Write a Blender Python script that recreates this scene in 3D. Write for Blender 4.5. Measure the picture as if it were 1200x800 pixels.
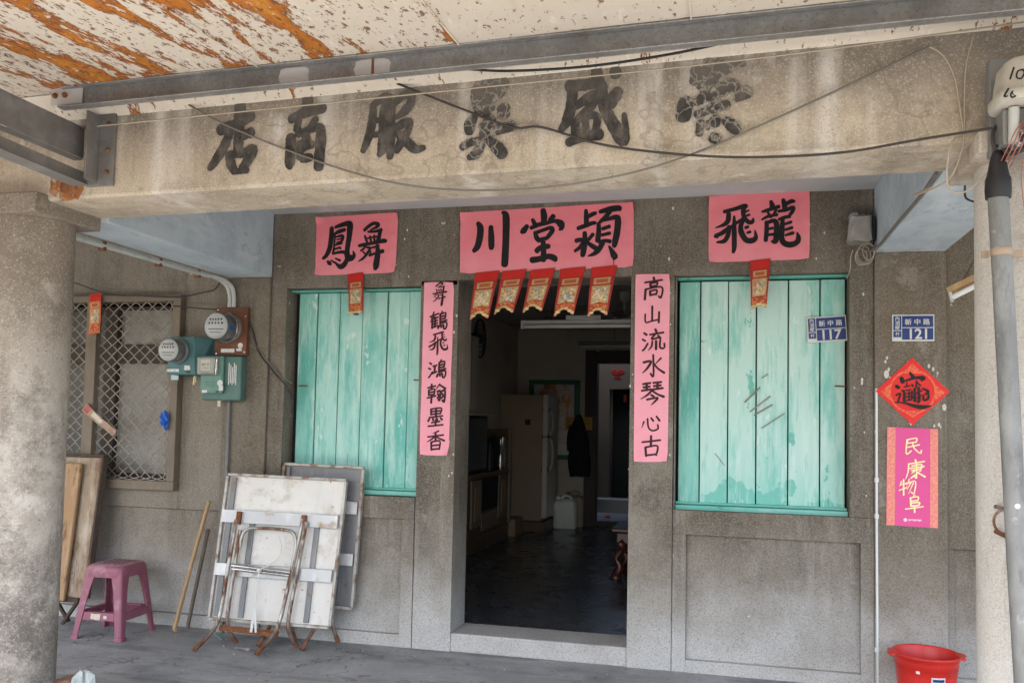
import bpy, bmesh, math, random
from math import sin, cos, pi, radians as RAD
from mathutils import Vector, Matrix, noise

for o in list(bpy.data.objects):
    bpy.data.objects.remove(o)
SC = bpy.context.scene
COL = SC.collection
random.seed(7)

# ---------------------------------------------------------------- camera, sky, sun, exposure
cd = bpy.data.cameras.new('camera')
cam = bpy.data.objects.new('camera', cd)
COL.objects.link(cam)
yaw, pitch, roll = RAD(13.8715), RAD(3.0302), RAD(1.1868)
Rz = Matrix.Rotation(yaw, 3, 'Z')
base = Matrix(((1, 0, 0), (0, 0, -1), (0, 1, 0)))            # camera looking along +Y
cam.matrix_world = Matrix.Translation((0, -5.155, 1.42)) @ (Rz @ base @ Matrix.Rotation(pitch, 3, 'X') @ Matrix.Rotation(roll, 3, 'Z')).to_4x4()
cd.sensor_width = 36.0
cd.lens = 30.07
cd.shift_x = -0.0013
cd.shift_y = 0.0362
cd.clip_start = 0.05
cd.clip_end = 2000
SC.camera = cam

SUN = Vector((-0.16, -0.62, 0.95)).normalized()
world = bpy.data.worlds.new('World')
SC.world = world
world.use_nodes = True
nt = world.node_tree
nt.nodes.clear()
sky = nt.nodes.new('ShaderNodeTexSky')
sky.sky_type = 'NISHITA'
sky.sun_disc = False
sky.sun_elevation = math.asin(SUN.z)
sky.sun_rotation = math.atan2(SUN.x, SUN.y)
sky.dust_density = 3.0
bgn = nt.nodes.new('ShaderNodeBackground')
bgn.inputs['Strength'].default_value = 0.15
won = nt.nodes.new('ShaderNodeOutputWorld')
nt.links.new(sky.outputs[0], bgn.inputs[0])
nt.links.new(bgn.outputs[0], won.inputs[0])

sd = bpy.data.lights.new('sun', 'SUN')
sd.energy = 4.0
sd.angle = RAD(0.53)
sd.color = (1.0, 0.93, 0.82)
sun = bpy.data.objects.new('sun', sd)
COL.objects.link(sun)
sun.rotation_euler = (-SUN).to_track_quat('-Z', 'Y').to_euler()
sun.location = SUN * 30

SC.view_settings.view_transform = 'Standard'
SC.view_settings.look = 'None'
SC.view_settings.exposure = 2.28
SC.view_settings.gamma = 1.0
SC.view_settings.use_curve_mapping = False
SC.cycles.max_bounces = 10
SC.cycles.diffuse_bounces = 6
SC.cycles.use_denoising = True

# ---------------------------------------------------------------- materials
def L(kind, color, lo, hi, scale=5.0, detail=4, fac=1.0, rough=None, rot=0.0, dist=0.0, off=0.0, nr=.6):
    return dict(nr=nr, kind=kind, color=color, lo=lo, hi=hi, scale=scale, detail=detail, fac=fac, rough=rough, rot=rot, dist=dist, off=off)

MATS = {}
def mat(name, base, rough=0.8, metal=0.0, layers=(), bump=None, alpha=None, trans=0.0, spec=0.4, emit=None, ior=None):
    m = bpy.data.materials.new(name)
    MATS[name] = m
    m.use_nodes = True
    t = m.node_tree
    N, K = t.nodes, t.links
    bs = N['Principled BSDF']
    bs.inputs['Roughness'].default_value = rough
    bs.inputs['Metallic'].default_value = metal
    bs.inputs['Specular IOR Level'].default_value = spec
    bs.inputs['Base Color'].default_value = (*base, 1)
    if trans:
        bs.inputs['Transmission Weight'].default_value = trans
    if ior:
        bs.inputs['IOR'].default_value = ior
    if emit:
        bs.inputs['Emission Color'].default_value = (*emit[0], 1)
        bs.inputs['Emission Strength'].default_value = emit[1]
    tc = N.new('ShaderNodeTexCoord')

    def texture(kind, scale, detail, rot=0.0, dist=0.0, off=0.0, nr=.6):
        mp = N.new('ShaderNodeMapping')
        K.new(tc.outputs['Object'], mp.inputs['Vector'])
        s = scale if isinstance(scale, (tuple, list)) else (scale,) * 3
        mp.inputs['Scale'].default_value = s
        mp.inputs['Rotation'].default_value = (0, rot, 0)
        mp.inputs['Location'].default_value = (off, off * 1.7, off * .6)
        if kind in ('noise', 'ridge'):
            n = N.new('ShaderNodeTexNoise')
            n.inputs['Scale'].default_value = 1.0
            n.inputs['Detail'].default_value = detail
            n.inputs['Roughness'].default_value = nr
            n.inputs['Distortion'].default_value = dist
            K.new(mp.outputs[0], n.inputs['Vector'])
            if kind == 'ridge':
                a = N.new('ShaderNodeMath'); a.operation = 'SUBTRACT'; a.inputs[1].default_value = 0.5
                K.new(n.outputs['Fac'], a.inputs[0])
                b = N.new('ShaderNodeMath'); b.operation = 'ABSOLUTE'
                K.new(a.outputs[0], b.inputs[0])
                return b.outputs[0]
            return n.outputs['Fac']
        if kind in ('cell', 'vor', 'crack'):
            v = N.new('ShaderNodeTexVoronoi')
            v.inputs['Scale'].default_value = 1.0
            if kind == 'crack':
                v.feature = 'DISTANCE_TO_EDGE'
                wn = N.new('ShaderNodeTexNoise'); wn.inputs['Scale'].default_value = 1.1; wn.inputs['Detail'].default_value = 5
                K.new(mp.outputs[0], wn.inputs['Vector'])
                wm = N.new('ShaderNodeVectorMath'); wm.operation = 'MULTIPLY_ADD'
                wm.inputs[1].default_value = (1.6, 1.6, 1.6)
                K.new(wn.outputs['Color'], wm.inputs[0]); K.new(mp.outputs[0], wm.inputs[2])
                K.new(wm.outputs[0], v.inputs['Vector'])
            else:
                K.new(mp.outputs[0], v.inputs['Vector'])
            if kind == 'cell':
                sx = N.new('ShaderNodeSeparateColor')
                K.new(v.outputs['Color'], sx.inputs[0])
                return sx.outputs[0]
            return v.outputs['Distance']
        if kind == 'brick':
            v = N.new('ShaderNodeTexChecker')
            v.inputs['Scale'].default_value = 1.0
            K.new(mp.outputs[0], v.inputs['Vector'])
            return v.outputs['Fac']
        if kind == 'xband':
            sx = N.new('ShaderNodeSeparateXYZ')
            K.new(tc.outputs['Object'], sx.inputs[0])
            n = N.new('ShaderNodeTexNoise')
            n.inputs['Scale'].default_value = 1.0
            n.inputs['Detail'].default_value = detail
            n.inputs['Roughness'].default_value = .7
            K.new(mp.outputs[0], n.inputs['Vector'])
            a = N.new('ShaderNodeMath'); a.operation = 'SUBTRACT'; a.inputs[1].default_value = off
            K.new(sx.outputs[0], a.inputs[0])
            b = N.new('ShaderNodeMath'); b.operation = 'ABSOLUTE'; K.new(a.outputs[0], b.inputs[0])
            c = N.new('ShaderNodeMath'); c.operation = 'MULTIPLY_ADD'; K.new(n.outputs['Fac'], c.inputs[0]); c.inputs[1].default_value = dist; K.new(b.outputs[0], c.inputs[2])
            return c.outputs[0]
        if kind in ('x', 'y', 'z'):
            sx = N.new('ShaderNodeSeparateXYZ')
            K.new(tc.outputs['Object'], sx.inputs[0])
            n = N.new('ShaderNodeTexNoise')
            n.inputs['Scale'].default_value = 1.0
            n.inputs['Detail'].default_value = detail
            K.new(mp.outputs[0], n.inputs['Vector'])
            ad = N.new('ShaderNodeMath'); ad.operation = 'MULTIPLY_ADD'
            K.new(n.outputs['Fac'], ad.inputs[0])
            ad.inputs[1].default_value = dist
            K.new(sx.outputs['xyz'.index(kind)], ad.inputs[2])
            return ad.outputs[0]
    cur = None
    rcur = None
    for l in layers:
        f = texture(l['kind'], l['scale'], l['detail'], l['rot'], l['dist'], l['off'], l['nr'])
        r = N.new('ShaderNodeMapRange')
        r.inputs['From Min'].default_value = l['lo']
        r.inputs['From Max'].default_value = l['hi']
        r.inputs['To Max'].default_value = l['fac']
        K.new(f, r.inputs['Value'])
        mx = N.new('ShaderNodeMix'); mx.data_type = 'RGBA'
        K.new(r.outputs[0], mx.inputs[0])
        if cur is None:
            mx.inputs[6].default_value = (*base, 1)
        else:
            K.new(cur, mx.inputs[6])
        mx.inputs[7].default_value = (*l['color'], 1)
        cur = mx.outputs[2]
        if l['rough'] is not None:
            mr = N.new('ShaderNodeMix')
            K.new(r.outputs[0], mr.inputs[0])
            if rcur is None:
                mr.inputs[2].default_value = rough
            else:
                K.new(rcur, mr.inputs[2])
            mr.inputs[3].default_value = l['rough']
            rcur = mr.outputs[0]
    if cur is not None:
        K.new(cur, bs.inputs['Base Color'])
    if rcur is not None:
        K.new(rcur, bs.inputs['Roughness'])
    if bump:
        prev = None
        for (kind, scale, detail, strength, dist) in bump:
            f = texture(kind, scale, detail)
            bn = N.new('ShaderNodeBump')
            bn.inputs['Strength'].default_value = strength
            bn.inputs['Distance'].default_value = dist
            K.new(f, bn.inputs['Height'])
            if prev is not None:
                K.new(prev, bn.inputs['Normal'])
            prev = bn.outputs[0]
        K.new(prev, bs.inputs['Normal'])
    if alpha:
        kind, scale, detail, lo, hi, mn = alpha
        f = texture(kind, scale, detail)
        r = N.new('ShaderNodeMapRange')
        r.inputs['From Min'].default_value = lo
        r.inputs['From Max'].default_value = hi
        r.inputs['To Min'].default_value = mn
        K.new(f, r.inputs['Value'])
        K.new(r.outputs[0], bs.inputs['Alpha'])
    return m

def pebble(name, base, pale, dark, patch, patch2, low_fade_light=True):
    ly = [L('noise', patch, .44, .62, 1.7, 6, .9, nr=.68), L('noise', patch2, .50, .66, (5, 5, .7), 6, .75, off=3.1, nr=.68), L('noise', patch2, .56, .66, 2.6, 7, .7, off=8.3, nr=.7), L('noise', pale, .57, .68, (9, 9, .7), 7, .5, off=6.1, nr=.7), L('noise', (.07, .06, .048), .60, .70, (17, 17, .55), 6, .55, off=14.1, nr=.7), L('noise', pale, .60, .66, 3.4, 9, .55, off=17.3, nr=.75)]
    if low_fade_light:  # worn pale base, with the brighter light low on the wall painted in
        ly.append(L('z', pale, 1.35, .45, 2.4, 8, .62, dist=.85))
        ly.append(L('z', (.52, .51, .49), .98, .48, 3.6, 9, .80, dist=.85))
    ly += [L('cell', pale, .55, 1.0, 215, 0, .50), L('cell', dark, .66, 1.0, 235, 0, .45, off=5.3), L('noise', dark, .54, .80, 105, 2, .35, off=1.1),
           L('noise', (.62, .59, .55), .735, .75, 16, 3, .8, off=2.2)]
    return mat(name, base, .92, 0, ly, [('vor', 170, 0, .4, .003), ('noise', 8, 4, .3, .006)], spec=.2)

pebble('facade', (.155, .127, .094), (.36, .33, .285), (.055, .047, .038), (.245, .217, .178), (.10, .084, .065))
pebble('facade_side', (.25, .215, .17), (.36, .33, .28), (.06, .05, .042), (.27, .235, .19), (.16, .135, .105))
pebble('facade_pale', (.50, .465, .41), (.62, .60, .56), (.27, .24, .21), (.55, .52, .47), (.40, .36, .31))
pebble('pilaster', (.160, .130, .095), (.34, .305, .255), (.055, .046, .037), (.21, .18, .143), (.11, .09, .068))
mat('beam_concrete', (.49, .42, .325), .93, 0, [
    L('noise', (.34, .29, .22), .42, .66, 2.2, 8, .9, nr=.72), L('noise', (.25, .21, .165), .50, .68, (8, 8, .8), 6, .7, off=1.3, nr=.7), L('noise', (.57, .51, .42), .52, .68, 3.1, 8, .7, off=6.6, nr=.72),
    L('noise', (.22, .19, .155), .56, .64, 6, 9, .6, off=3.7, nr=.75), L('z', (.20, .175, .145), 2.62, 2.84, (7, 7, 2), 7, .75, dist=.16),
    L('xband', (.66, .62, .56), .125, .07, (16, 16, 3), 6, .85, dist=.16, off=-2.42), L('xband', (.64, .60, .54), .12, .07, (14, 14, 3), 6, .8, dist=.17, off=-1.02), L('xband', (.62, .59, .53), .12, .07, (14, 14, 3), 6, .8, dist=.18, off=-.26), L('xband', (.64, .61, .56), .15, .08, (13, 13, 3), 6, .85, dist=.17, off=.36), L('xband', (.22, .19, .155), .20, .10, (8, 8, 2), 7, .7, dist=.22, off=.62),
    L('noise', (.64, .61, .56), .56, .72, (5.0, 5, .40), 6, .8, off=7.7),
    L('noise', (.66, .64, .60), .66, .72, (3.2, 4, 1.2), 6, .7, off=4.1),
    L('noise', (.20, .175, .15), .58, .74, 1.3, 7, .65, off=9.0, nr=.7),
    L('cell', (.30, .26, .21), .7, 1.0, 190, 0, .6), L('cell', (.64, .57, .46), .7, 1.0, 210, 0, .5, off=2.0),
    L('ridge', (.16, .135, .11), .005, .001, .8, 5, .35, off=5.5)],
    [('noise', 90, 3, .35, .004), ('noise', 7, 5, .5, .012)], spec=.2)
mat('column_plaster', (.44, .40, .345), .93, 0, [
    L('noise', (.30, .26, .215), .42, .66, 2.6, 6, .85), L('noise', (.12, .105, .09), .46, .60, 2.2, 12, .85, off=3.3, nr=.78), L('noise', (.55, .52, .47), .54, .62, 3.3, 12, .7, off=13.3, nr=.78), L('noise', (.10, .088, .075), .60, .66, 7, 10, .6, off=19, nr=.75),
    L('z', (.19, .155, .12), 1.6, 2.3, (6, 6, 1), 5, .8, dist=.5), L('z', (.10, .088, .075), 1.05, .55, (4.5, 4.5, 1.6), 10, .62, dist=.9),
    L('noise', (.52, .48, .42), .58, .72, 5, 5, .6, off=8.1),
    L('noise', (.20, .165, .13), .56, .68, (11, 11, .9), 6, .6, off=2.7),
    L('noise', (.12, .10, .09), .60, .68, 70, 3, .55), L('cell', (.60, .56, .50), .75, 1.0, 190, 0, .35, off=4)],
    [('noise', 70, 4, .4, .004), ('noise', 9, 5, .4, .01)], spec=.2)
mat('cement_floor', (.285, .285, .278), .78, 0, [
    L('noise', (.385, .382, .372), .45, .65, 2.3, 6, .8), L('noise', (.15, .15, .15), .52, .72, 3.7, 6, .8, off=2.5),
    L('noise', (.34, .335, .32), .62, .74, 9, 6, .5, off=6.0), L('noise', (.07, .068, .065), .66, .74, 14, 4, .6, off=1.2),
    L('cell', (.40, .39, .38), .85, 1.0, 150, 0, .5), L('noise', (.10, .098, .095), .64, .67, 26, 6, .6, off=4.4), L('ridge', (.09, .088, .086), .0035, .0008, .6, 5, .6, off=8.5), L('noise', (.13, .128, .124), .52, .64, (1.2, 6, 3), 7, .6, off=12.5, nr=.7), L('noise', (.42, .41, .39), .655, .675, 11, 8, .6, off=9.4, nr=.7)],
    [('noise', 40, 5, .3, .004), ('noise', 5, 4, .3, .01)], spec=.3)
mat('asphalt_road', (.06, .06, .062), .9, 0, [L('cell', (.13, .13, .13), .7, 1, 90, 0, .6), L('noise', (.09, .088, .085), .45, .7, .8, 5, .7)], [('vor', 80, 0, .4, .006)])
mat('pavement', (.46, .44, .41), .9, 0, [L('noise', (.27, .26, .24), .45, .7, 1.4, 5, .7), L('cell', (.5, .48, .45), .85, 1, 120, 0, .4)], [('noise', 60, 4, .3, .004)])
mat('room_wall', (.55, .50, .43), .85, 0, [L('noise', (.46, .42, .36), .45, .7, 1.6, 5, .7), L('noise', (.17, .15, .125), .6, .75, (6, 6, 1.2), 5, .5, off=2)])
mat('room_ceiling', (.45, .43, .40), .9, 0, [L('noise', (.22, .2, .18), .5, .7, 2, 5, .7)])
mat('terrazzo_floor', (.055, .062, .075), .24, 0, [L('noise', (.085, .088, .095), .5, .7, 3, 5, .7, .36), L('noise', (.035, .03, .028), .55, .72, 5, 5, .7, .42, off=3)], [('noise', 9, 4, .1, .01)], spec=.5)
mat('pale_blue_paint', (.50, .575, .62), .75, 0, [L('ridge', (.27, .29, .30), .006, .001, 1.3, 6, .6, off=21.0), L('noise', (.37, .44, .485), .44, .62, 2.8, 8, .8, nr=.7), L('noise', (.62, .67, .70), .54, .68, (5, 1.0, 5), 7, .75, off=2, nr=.7), L('noise', (.34, .37, .385), .55, .66, (9, 3, 1.5), 7, .6, off=12, nr=.72),
    L('noise', (.30, .31, .31), .66, .74, 6, 6, .5, off=5), L('noise', (.7, .69, .66), .70, .72, 9, 4, .8, off=8)], [('noise', 30, 4, .2, .004)])
mat('ceiling_paint', (.52, .53, .53), .85, 0, [L('noise', (.40, .41, .43), .45, .7, 2.5, 6, .7), L('noise', (.66, .65, .62), .6, .7, 4, 6, .7, off=4)])
mat('raw_concrete', (.33, .31, .28), .9, 0, [L('noise', (.24, .22, .2), .45, .7, 1.3, 5, .7)])

def peel(name, base, teal, k, kk, zf):
    return mat(name, base, .62, 0, [
        L('noise', teal, .49 - k, .64 - k, (6, 6, 1.3), 8, .8, off=kk, nr=.68),
        L('z', (.15, .46, .385), .60, .588, (7, 7, 4.5), 11, zf, dist=.95),
        L('z', teal, .62, .02, (9, 9, 1.2), 5, zf, dist=.5),
        L('noise', (.60, .76, .70), .52, .64, (13, 13, 1.5), 8, .6, off=kk + 3, nr=.7),
        L('noise', (.10, .42, .345), .655, .662, (7, 7, 4), 10, .85, off=kk + 5, nr=.68),
        L('noise', (.07, .14, .125), .71, .73, (30, 30, 2.2), 3, .5, off=kk + 1),
        L('noise', (.26, .28, .25), .66, .69, (22, 22, 10), 9, .6, off=kk + 8, nr=.75),
        L('noise', teal, .56, .60, (34, 34, 2.4), 9, .45, off=kk + 14, nr=.72),
        L('noise', (.56, .60, .55), .62, .66, (30, 30, 1.6), 8, .5, off=kk + 21, nr=.72),
        L('noise', (.66, .75, .71), .63, .64, (12, 12, 6), 10, .75, off=kk + 9, nr=.66)],
        [('noise', (60, 60, 3), 6, .5, .004), ('noise', (12, 12, 8), 10, .45, .003)], spec=.3)
peel('mint_paint_left', (.39, .655, .58), (.10, .44, .375), .04, 0, .6)
peel('mint_paint_right', (.48, .685, .615), (.17, .51, .43), .01, 11, .9)
peel('mint_paint_dark', (.26, .56, .48), (.08, .36, .30), .06, 23, .5)
mat('teal_trim', (.13, .43, .36), .55, 0, [L('noise', (.36, .60, .53), .5, .7, (2.5, 8, 8), 6, .7), L('noise', (.05, .17, .15), .62, .72, 12, 5, .7, off=3)], [('noise', 30, 5, .2, .004)])
mat('dark_gap', (.012, .014, .013), .9)
mat('pink_paper', (.82, .235, .275), .8, 0, [L('noise', (.82, .19, .215), .45, .7, (2, 2, 7), 4, .6), L('noise', (.88, .33, .37), .5, .7, 4, 5, .6, off=2), L('z', (.88, .36, .39), .22, -.02, (4, 4, 4), 4, .6, dist=.12)], [('noise', 13, 5, .35, .008), ('noise', (4, 4, 9), 3, .4, .02)], spec=.25)
mat('pink_paper_pale', (.85, .355, .425), .8, 0, [L('noise', (.88, .40, .45), .45, .7, (6, 6, 2.5), 4, .6), L('noise', (.83, .28, .33), .5, .72, 5, 5, .5, off=2)], [('noise', 14, 5, .35, .008), ('noise', (9, 9, 4), 3, .4, .02)], spec=.25)
mat('black_ink', (.012, .010, .011), .55, 0, [L('noise', (.035, .028, .03), .55, .72, 30, 4, .6)], spec=.3)
mat('thin_ink', (.045, .016, .022), .6, 0, [L('noise', (.10, .03, .04), .5, .7, 45, 4, .7)], spec=.2)
mat('worn_black_paint', (.045, .042, .039), .85, 0, [L('noise', (.12, .11, .10), .42, .66, 16, 5, .8), L('noise', (.22, .19, .155), .53, .68, (14, 14, 8), 9, .6, off=2, nr=.74),
    L('z', (.17, .15, .125), .04, .20, 9, 5, .6, dist=.08), L('crack', (.46, .44, .40), .045, .02, 11, 0, .0, off=3)],
    [('noise', 60, 4, .4, .004)], alpha=('noise', 38, 5, .68, .64, .6), spec=.2)
mat('cracked_black_paint', (.045, .043, .04), .85, 0, [L('noise', (.11, .10, .092), .42, .66, 16, 5, .8), L('z', (.20, .175, .145), .02, .16, 9, 5, .7, dist=.08),
    L('noise', (.22, .19, .155), .54, .68, (14, 14, 8), 9, .55, off=2, nr=.74), L('crack', (.42, .385, .33), .075, .01, 19, 0, .55, off=3)], [('noise', 60, 4, .4, .004)], alpha=('noise', 38, 5, .72, .66, .5), spec=.2)

def flaky(name, lo, orange, fleck):
    S_ = (4.6, .95, 2)
    return mat(name, (.62, .565, .48), .7, 0, [
        L('noise', (.68, .63, .55), .45, .65, 3, 5, .6),
        L('noise', (.52, .45, .36), .55, .72, (9, 2.2, 2), 6, .5, off=4),
        L('noise', (.22, .075, .022), lo - .02, lo - .012, S_, 15, 1.0, .9, off=orange, nr=.74),
        L('noise', (.43, .15, .022), lo + .002, lo + .02, S_, 15, .95, .9, off=orange, nr=.74),
        L('noise', (.56, .245, .04), lo + .05, lo + .09, S_, 15, .9, .9, off=orange, nr=.74),
        L('noise', (.17, .075, .04), fleck, fleck + .012, (46, 20, 30), 5, .9, .9, off=2, nr=.7),
        L('noise', (.34, .125, .03), .635, .645, (13, 2.6, 5), 14, .95, .9, off=7, nr=.78), L('noise', (.72, .67, .60), .60, .61, (22, 6, 5), 10, .85, .8, off=11, nr=.75)],
        [('noise', (70, 30, 30), 4, .35, .003), ('noise', S_, 15, .35, .012)], spec=.3)
flaky('flaking_heavy', .535, .7, .565)
flaky('flaking_medium', .530, 1.9, .575)
flaky('flaking_light', .600, 5.1, .61)
mat('galvanised_steel', (.30, .30, .295), .55, .55, [L('cell', (.37, .37, .365), .5, 1, (60, 60, 60), 0, .6), L('noise', (.20, .195, .185), .46, .66, 5, 8, .8, nr=.7), L('noise', (.44, .43, .41), .60, .70, 9, 7, .6, off=5), L('cell', (.15, .148, .142), .7, 1.0, 150, 0, .5, off=4), L('noise', (.20, .12, .07), .66, .70, 14, 7, .5, off=8)], spec=.4)
mat('weathered_steel', (.20, .195, .185), .7, .35, [L('noise', (.29, .285, .275), .48, .66, 6, 6, .8), L('noise', (.12, .10, .085), .55, .72, 9, 5, .6, off=3)])
mat('primer_patch', (.52, .50, .48), .8)
mat('rust', (.17, .065, .03), .9, 0, [L('noise', (.30, .12, .045), .45, .65, 30, 5, .8), L('noise', (.07, .035, .025), .55, .72, 22, 5, .7, off=2)], [('noise', 90, 4, .4, .002)])
mat('rusty_chrome', (.42, .40, .37), .38, .7, [L('noise', (.22, .10, .05), .46, .58, (24, 24, 8), 7, .95, .85), L('noise', (.33, .31, .28), .5, .7, 14, 4, .5, .5, off=3),
    L('z', (.20, .085, .04), .20, .04, 12, 4, .95, .9, dist=.08)])
mat('enamel_panel', (.70, .665, .61), .38, 0, [L('noise', (.80, .775, .73), .45, .65, 4, 5, .6), L('noise', (.46, .38, .29), .53, .68, 7, 8, .75, .6, off=2, nr=.7), L('noise', (.26, .13, .06), .63, .66, 7, 9, .9, .85, off=6, nr=.72), L('noise', (.30, .18, .10), .66, .70, 40, 4, .7, .8, off=1),
    L('noise', (.56, .54, .50), .55, .75, (7, 7, 1.3), 4, .6, off=9)], [('noise', 20, 4, .1, .003)], spec=.5)
mat('sheet_strap', (.50, .50, .50), .42, .35, [L('noise', (.40, .25, .12), .55, .66, 7, 7, .85, .8), L('noise', (.80, .80, .80), .5, .7, (8, 8, 3), 3, .6, off=2)])
mat('grey_shadow_steel', (.20, .20, .205), .5, .3, [L('noise', (.32, .315, .31), .5, .7, (12, 12, 2), 4, .7), L('noise', (.20, .11, .06), .58, .68, 12, 6, .8, off=4)])  # stiffeners and rear table top: shadow tone put into the steel colour
mat('red_charm', (.33, .016, .012), .5, 0, [L('noise', (.42, .028, .016), .45, .65, 18, 4, .7)], spec=.5)
mat('red_foil', (.60, .022, .014), .28, .15, [], [('noise', 30, 3, .4, .01)], spec=.6)
mat('faded_red_charm', (.62, .12, .035), .6, 0, [L('noise', (.70, .26, .06), .5, .68, 22, 4, .8)])
mat('charm_gold', (.50, .31, .15), .55, .1, [L('noise', (.50, .20, .06), .5, .6, 70, 3, .7)])
mat('charm_lattice', (.45, .05, .025), .55, 0, [L('noise', (.62, .33, .10), .50, .56, (70, 70, 90), 3, .85)])
mat('charm_picture', (.58, .42, .17), .55, 0, [L('cell', (.20, .28, .22), .45, .9, (60, 60, 45), 0, .7), L('cell', (.70, .58, .40), .62, .8, (85, 85, 70), 0, .85, off=3), L('cell', (.45, .08, .04), .75, .9, 75, 0, .7, off=7), L('cell', (.14, .25, .36), .82, .95, 80, 0, .8, off=1)])
mat('charm_text', (.40, .10, .03), .6)
mat('pale_gold', (.72, .56, .28), .4, .35, [L('noise', (.50, .34, .14), .5, .65, 60, 3, .7)])
mat('faded_paper', (.42, .29, .22), .85, 0, [L('noise', (.30, .17, .12), .5, .65, 35, 5, .8), L('noise', (.55, .42, .32), .55, .7, 20, 4, .6, off=2)])
mat('crimson_paper', (.75, .022, .018), .55, 0, [L('noise', (.80, .10, .05), .62, .66, 55, 3, .7), L('noise', (.62, .012, .012), .5, .7, 6, 4, .5, off=2)])
mat('orange_ornament', (.80, .16, .07), .6, 0, [L('noise', (.70, .05, .03), .48, .55, 90, 2, .8)])
mat('magenta_paper', (.72, .085, .28), .6, 0, [L('noise', (.66, .07, .25), .5, .7, 4, 4, .5)])
mat('rose_border', (.78, .21, .21), .6, 0, [L('noise', (.80, .36, .18), .50, .55, 75, 2, .75)])
mat('gold_ink', (.86, .74, .36), .45, .2, [L('noise', (.90, .86, .66), .5, .65, 40, 3, .7)])
mat('pale_ink', (.86, .66, .66), .6)
mat('plate_blue', (.012, .035, .16), .4, 0, [L('noise', (.02, .055, .20), .5, .7, 9, 4, .6)])
mat('plate_white', (.62, .62, .58), .5, 0, [L('noise', (.44, .41, .36), .55, .7, 30, 5, .7)])
mat('mesh_wire', (.27, .235, .19), .6, .4, [L('noise', (.36, .32, .27), .5, .65, 20, 4, .7), L('noise', (.14, .09, .06), .58, .7, 25, 4, .7, off=3)])
mat('brown_frame', (.185, .145, .105), .6, 0, [L('noise', (.13, .10, .07), .5, .7, (9, 9, 3), 5, .7), L('noise', (.27, .22, .17), .6, .7, 14, 5, .5, off=3)])
mat('dark_wood_frame', (.06, .045, .035), .6, 0, [L('noise', (.10, .075, .055), .5, .7, (20, 20, 4), 5, .7)])
mat('wired_glass', (.34, .32, .28), .45, 0, [L('brick', (.40, .385, .355), .4, .6, (110, 110, 70), 0, .8), L('noise', (.54, .515, .465), .50, .66, 2.6, 6, .75), L('noise', (.20, .175, .14), .50, .68, 3.5, 7, .8, off=3, nr=.7)], [('vor', 90, 0, .5, .003)], spec=.3)
mat('dim_glass', (.10, .095, .085), .4, 0, [L('noise', (.17, .16, .145), .5, .7, 4, 4, .7)], spec=.5)
mat('teal_box', (.065, .165, .17), .5, 0, [L('noise', (.095, .21, .213), .5, .7, 9, 5, .7), L('noise', (.12, .10, .07), .66, .72, 18, 5, .7, off=2)], spec=.5)
mat('green_box', (.07, .15, .128), .5, 0, [L('noise', (.10, .20, .172), .5, .7, 7, 5, .7), L('noise', (.15, .12, .08), .66, .72, 18, 5, .6, off=2)], spec=.5)
mat('green_box_pale', (.13, .26, .215), .5, 0, [L('noise', (.19, .33, .28), .5, .7, 9, 5, .7)])
mat('meter_board', (.135, .05, .026), .6, 0, [L('noise', (.20, .08, .04), .5, .7, (14, 14, 4), 5, .7)])
mat('meter_glass', (.85, .87, .86), .06, 0, trans=.92, ior=1.35, spec=.5)
mat('meter_dial', (.70, .70, .68), .4, 0)
mat('meter_grey', (.22, .22, .215), .45, .3)
mat('cream_face', (.60, .53, .41), .5)
mat('label_white', (.68, .68, .66), .6, 0, [L('noise', (.42, .41, .39), .52, .58, (90, 90, 120), 2, .6)])
mat('print_dark', (.06, .06, .06), .6)
mat('print_mid', (.22, .22, .21), .6)
mat('blue_plastic', (.012, .09, .42), .4, 0, [L('noise', (.03, .17, .55), .5, .7, 30, 4, .7)])
mat('pipe_pvc', (.50, .51, .48), .5, 0, [L('noise', (.38, .38, .35), .5, .7, (12, 12, 5), 5, .7)])
mat('pipe_white', (.66, .68, .66), .5, 0, [L('noise', (.48, .49, .46), .55, .7, (14, 14, 4), 5, .6)])
mat('pipe_grey', (.17, .172, .165), .6, .0, [L('noise', (.25, .25, .24), .45, .65, (9, 9, 4), 6, .8), L('noise', (.10, .098, .09), .52, .66, (16, 16, 5), 8, .7, off=3, nr=.7), L('noise', (.38, .38, .37), .62, .70, 16, 6, .7, off=6)], spec=.3)
mat('terminal_box', (.47, .445, .385), .6, 0, [L('noise', (.38, .35, .29), .5, .7, 6, 5, .7), L('noise', (.56, .54, .49), .55, .7, 12, 4, .5, off=3)])
mat('grey_plate', (.20, .20, .20), .6, .2)
mat('black_rubber', (.016, .016, .018), .5, spec=.4)
mat('dark_cable', (.045, .04, .037), .7)
mat('grey_cable', (.17, .155, .135), .75)
mat('pale_cable', (.40, .34, .26), .7)
mat('pink_cable', (.36, .13, .105), .6)
mat('wood_stick', (.42, .27, .135), .7, 0, [L('noise', (.55, .38, .20), .48, .66, (22, 22, 3), 5, .8), L('noise', (.22, .12, .05), .6, .72, 16, 5, .6, off=2)])
mat('grey_stick', (.13, .105, .08), .8, 0, [L('noise', (.22, .18, .14), .5, .7, (25, 25, 4), 5, .8)])
mat('old_board', (.36, .275, .19), .75, 0, [L('noise', (.17, .075, .035), .46, .60, (5, 5, 2.2), 9, .9, nr=.7), L('noise', (.56, .49, .40), .5, .66, (9, 9, 1.8), 5, .7, off=3), L('noise', (.075, .04, .025), .56, .66, (8, 8, 3), 9, .8, off=6, nr=.7)], [('noise', (30, 30, 5), 5, .3, .003)])
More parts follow.
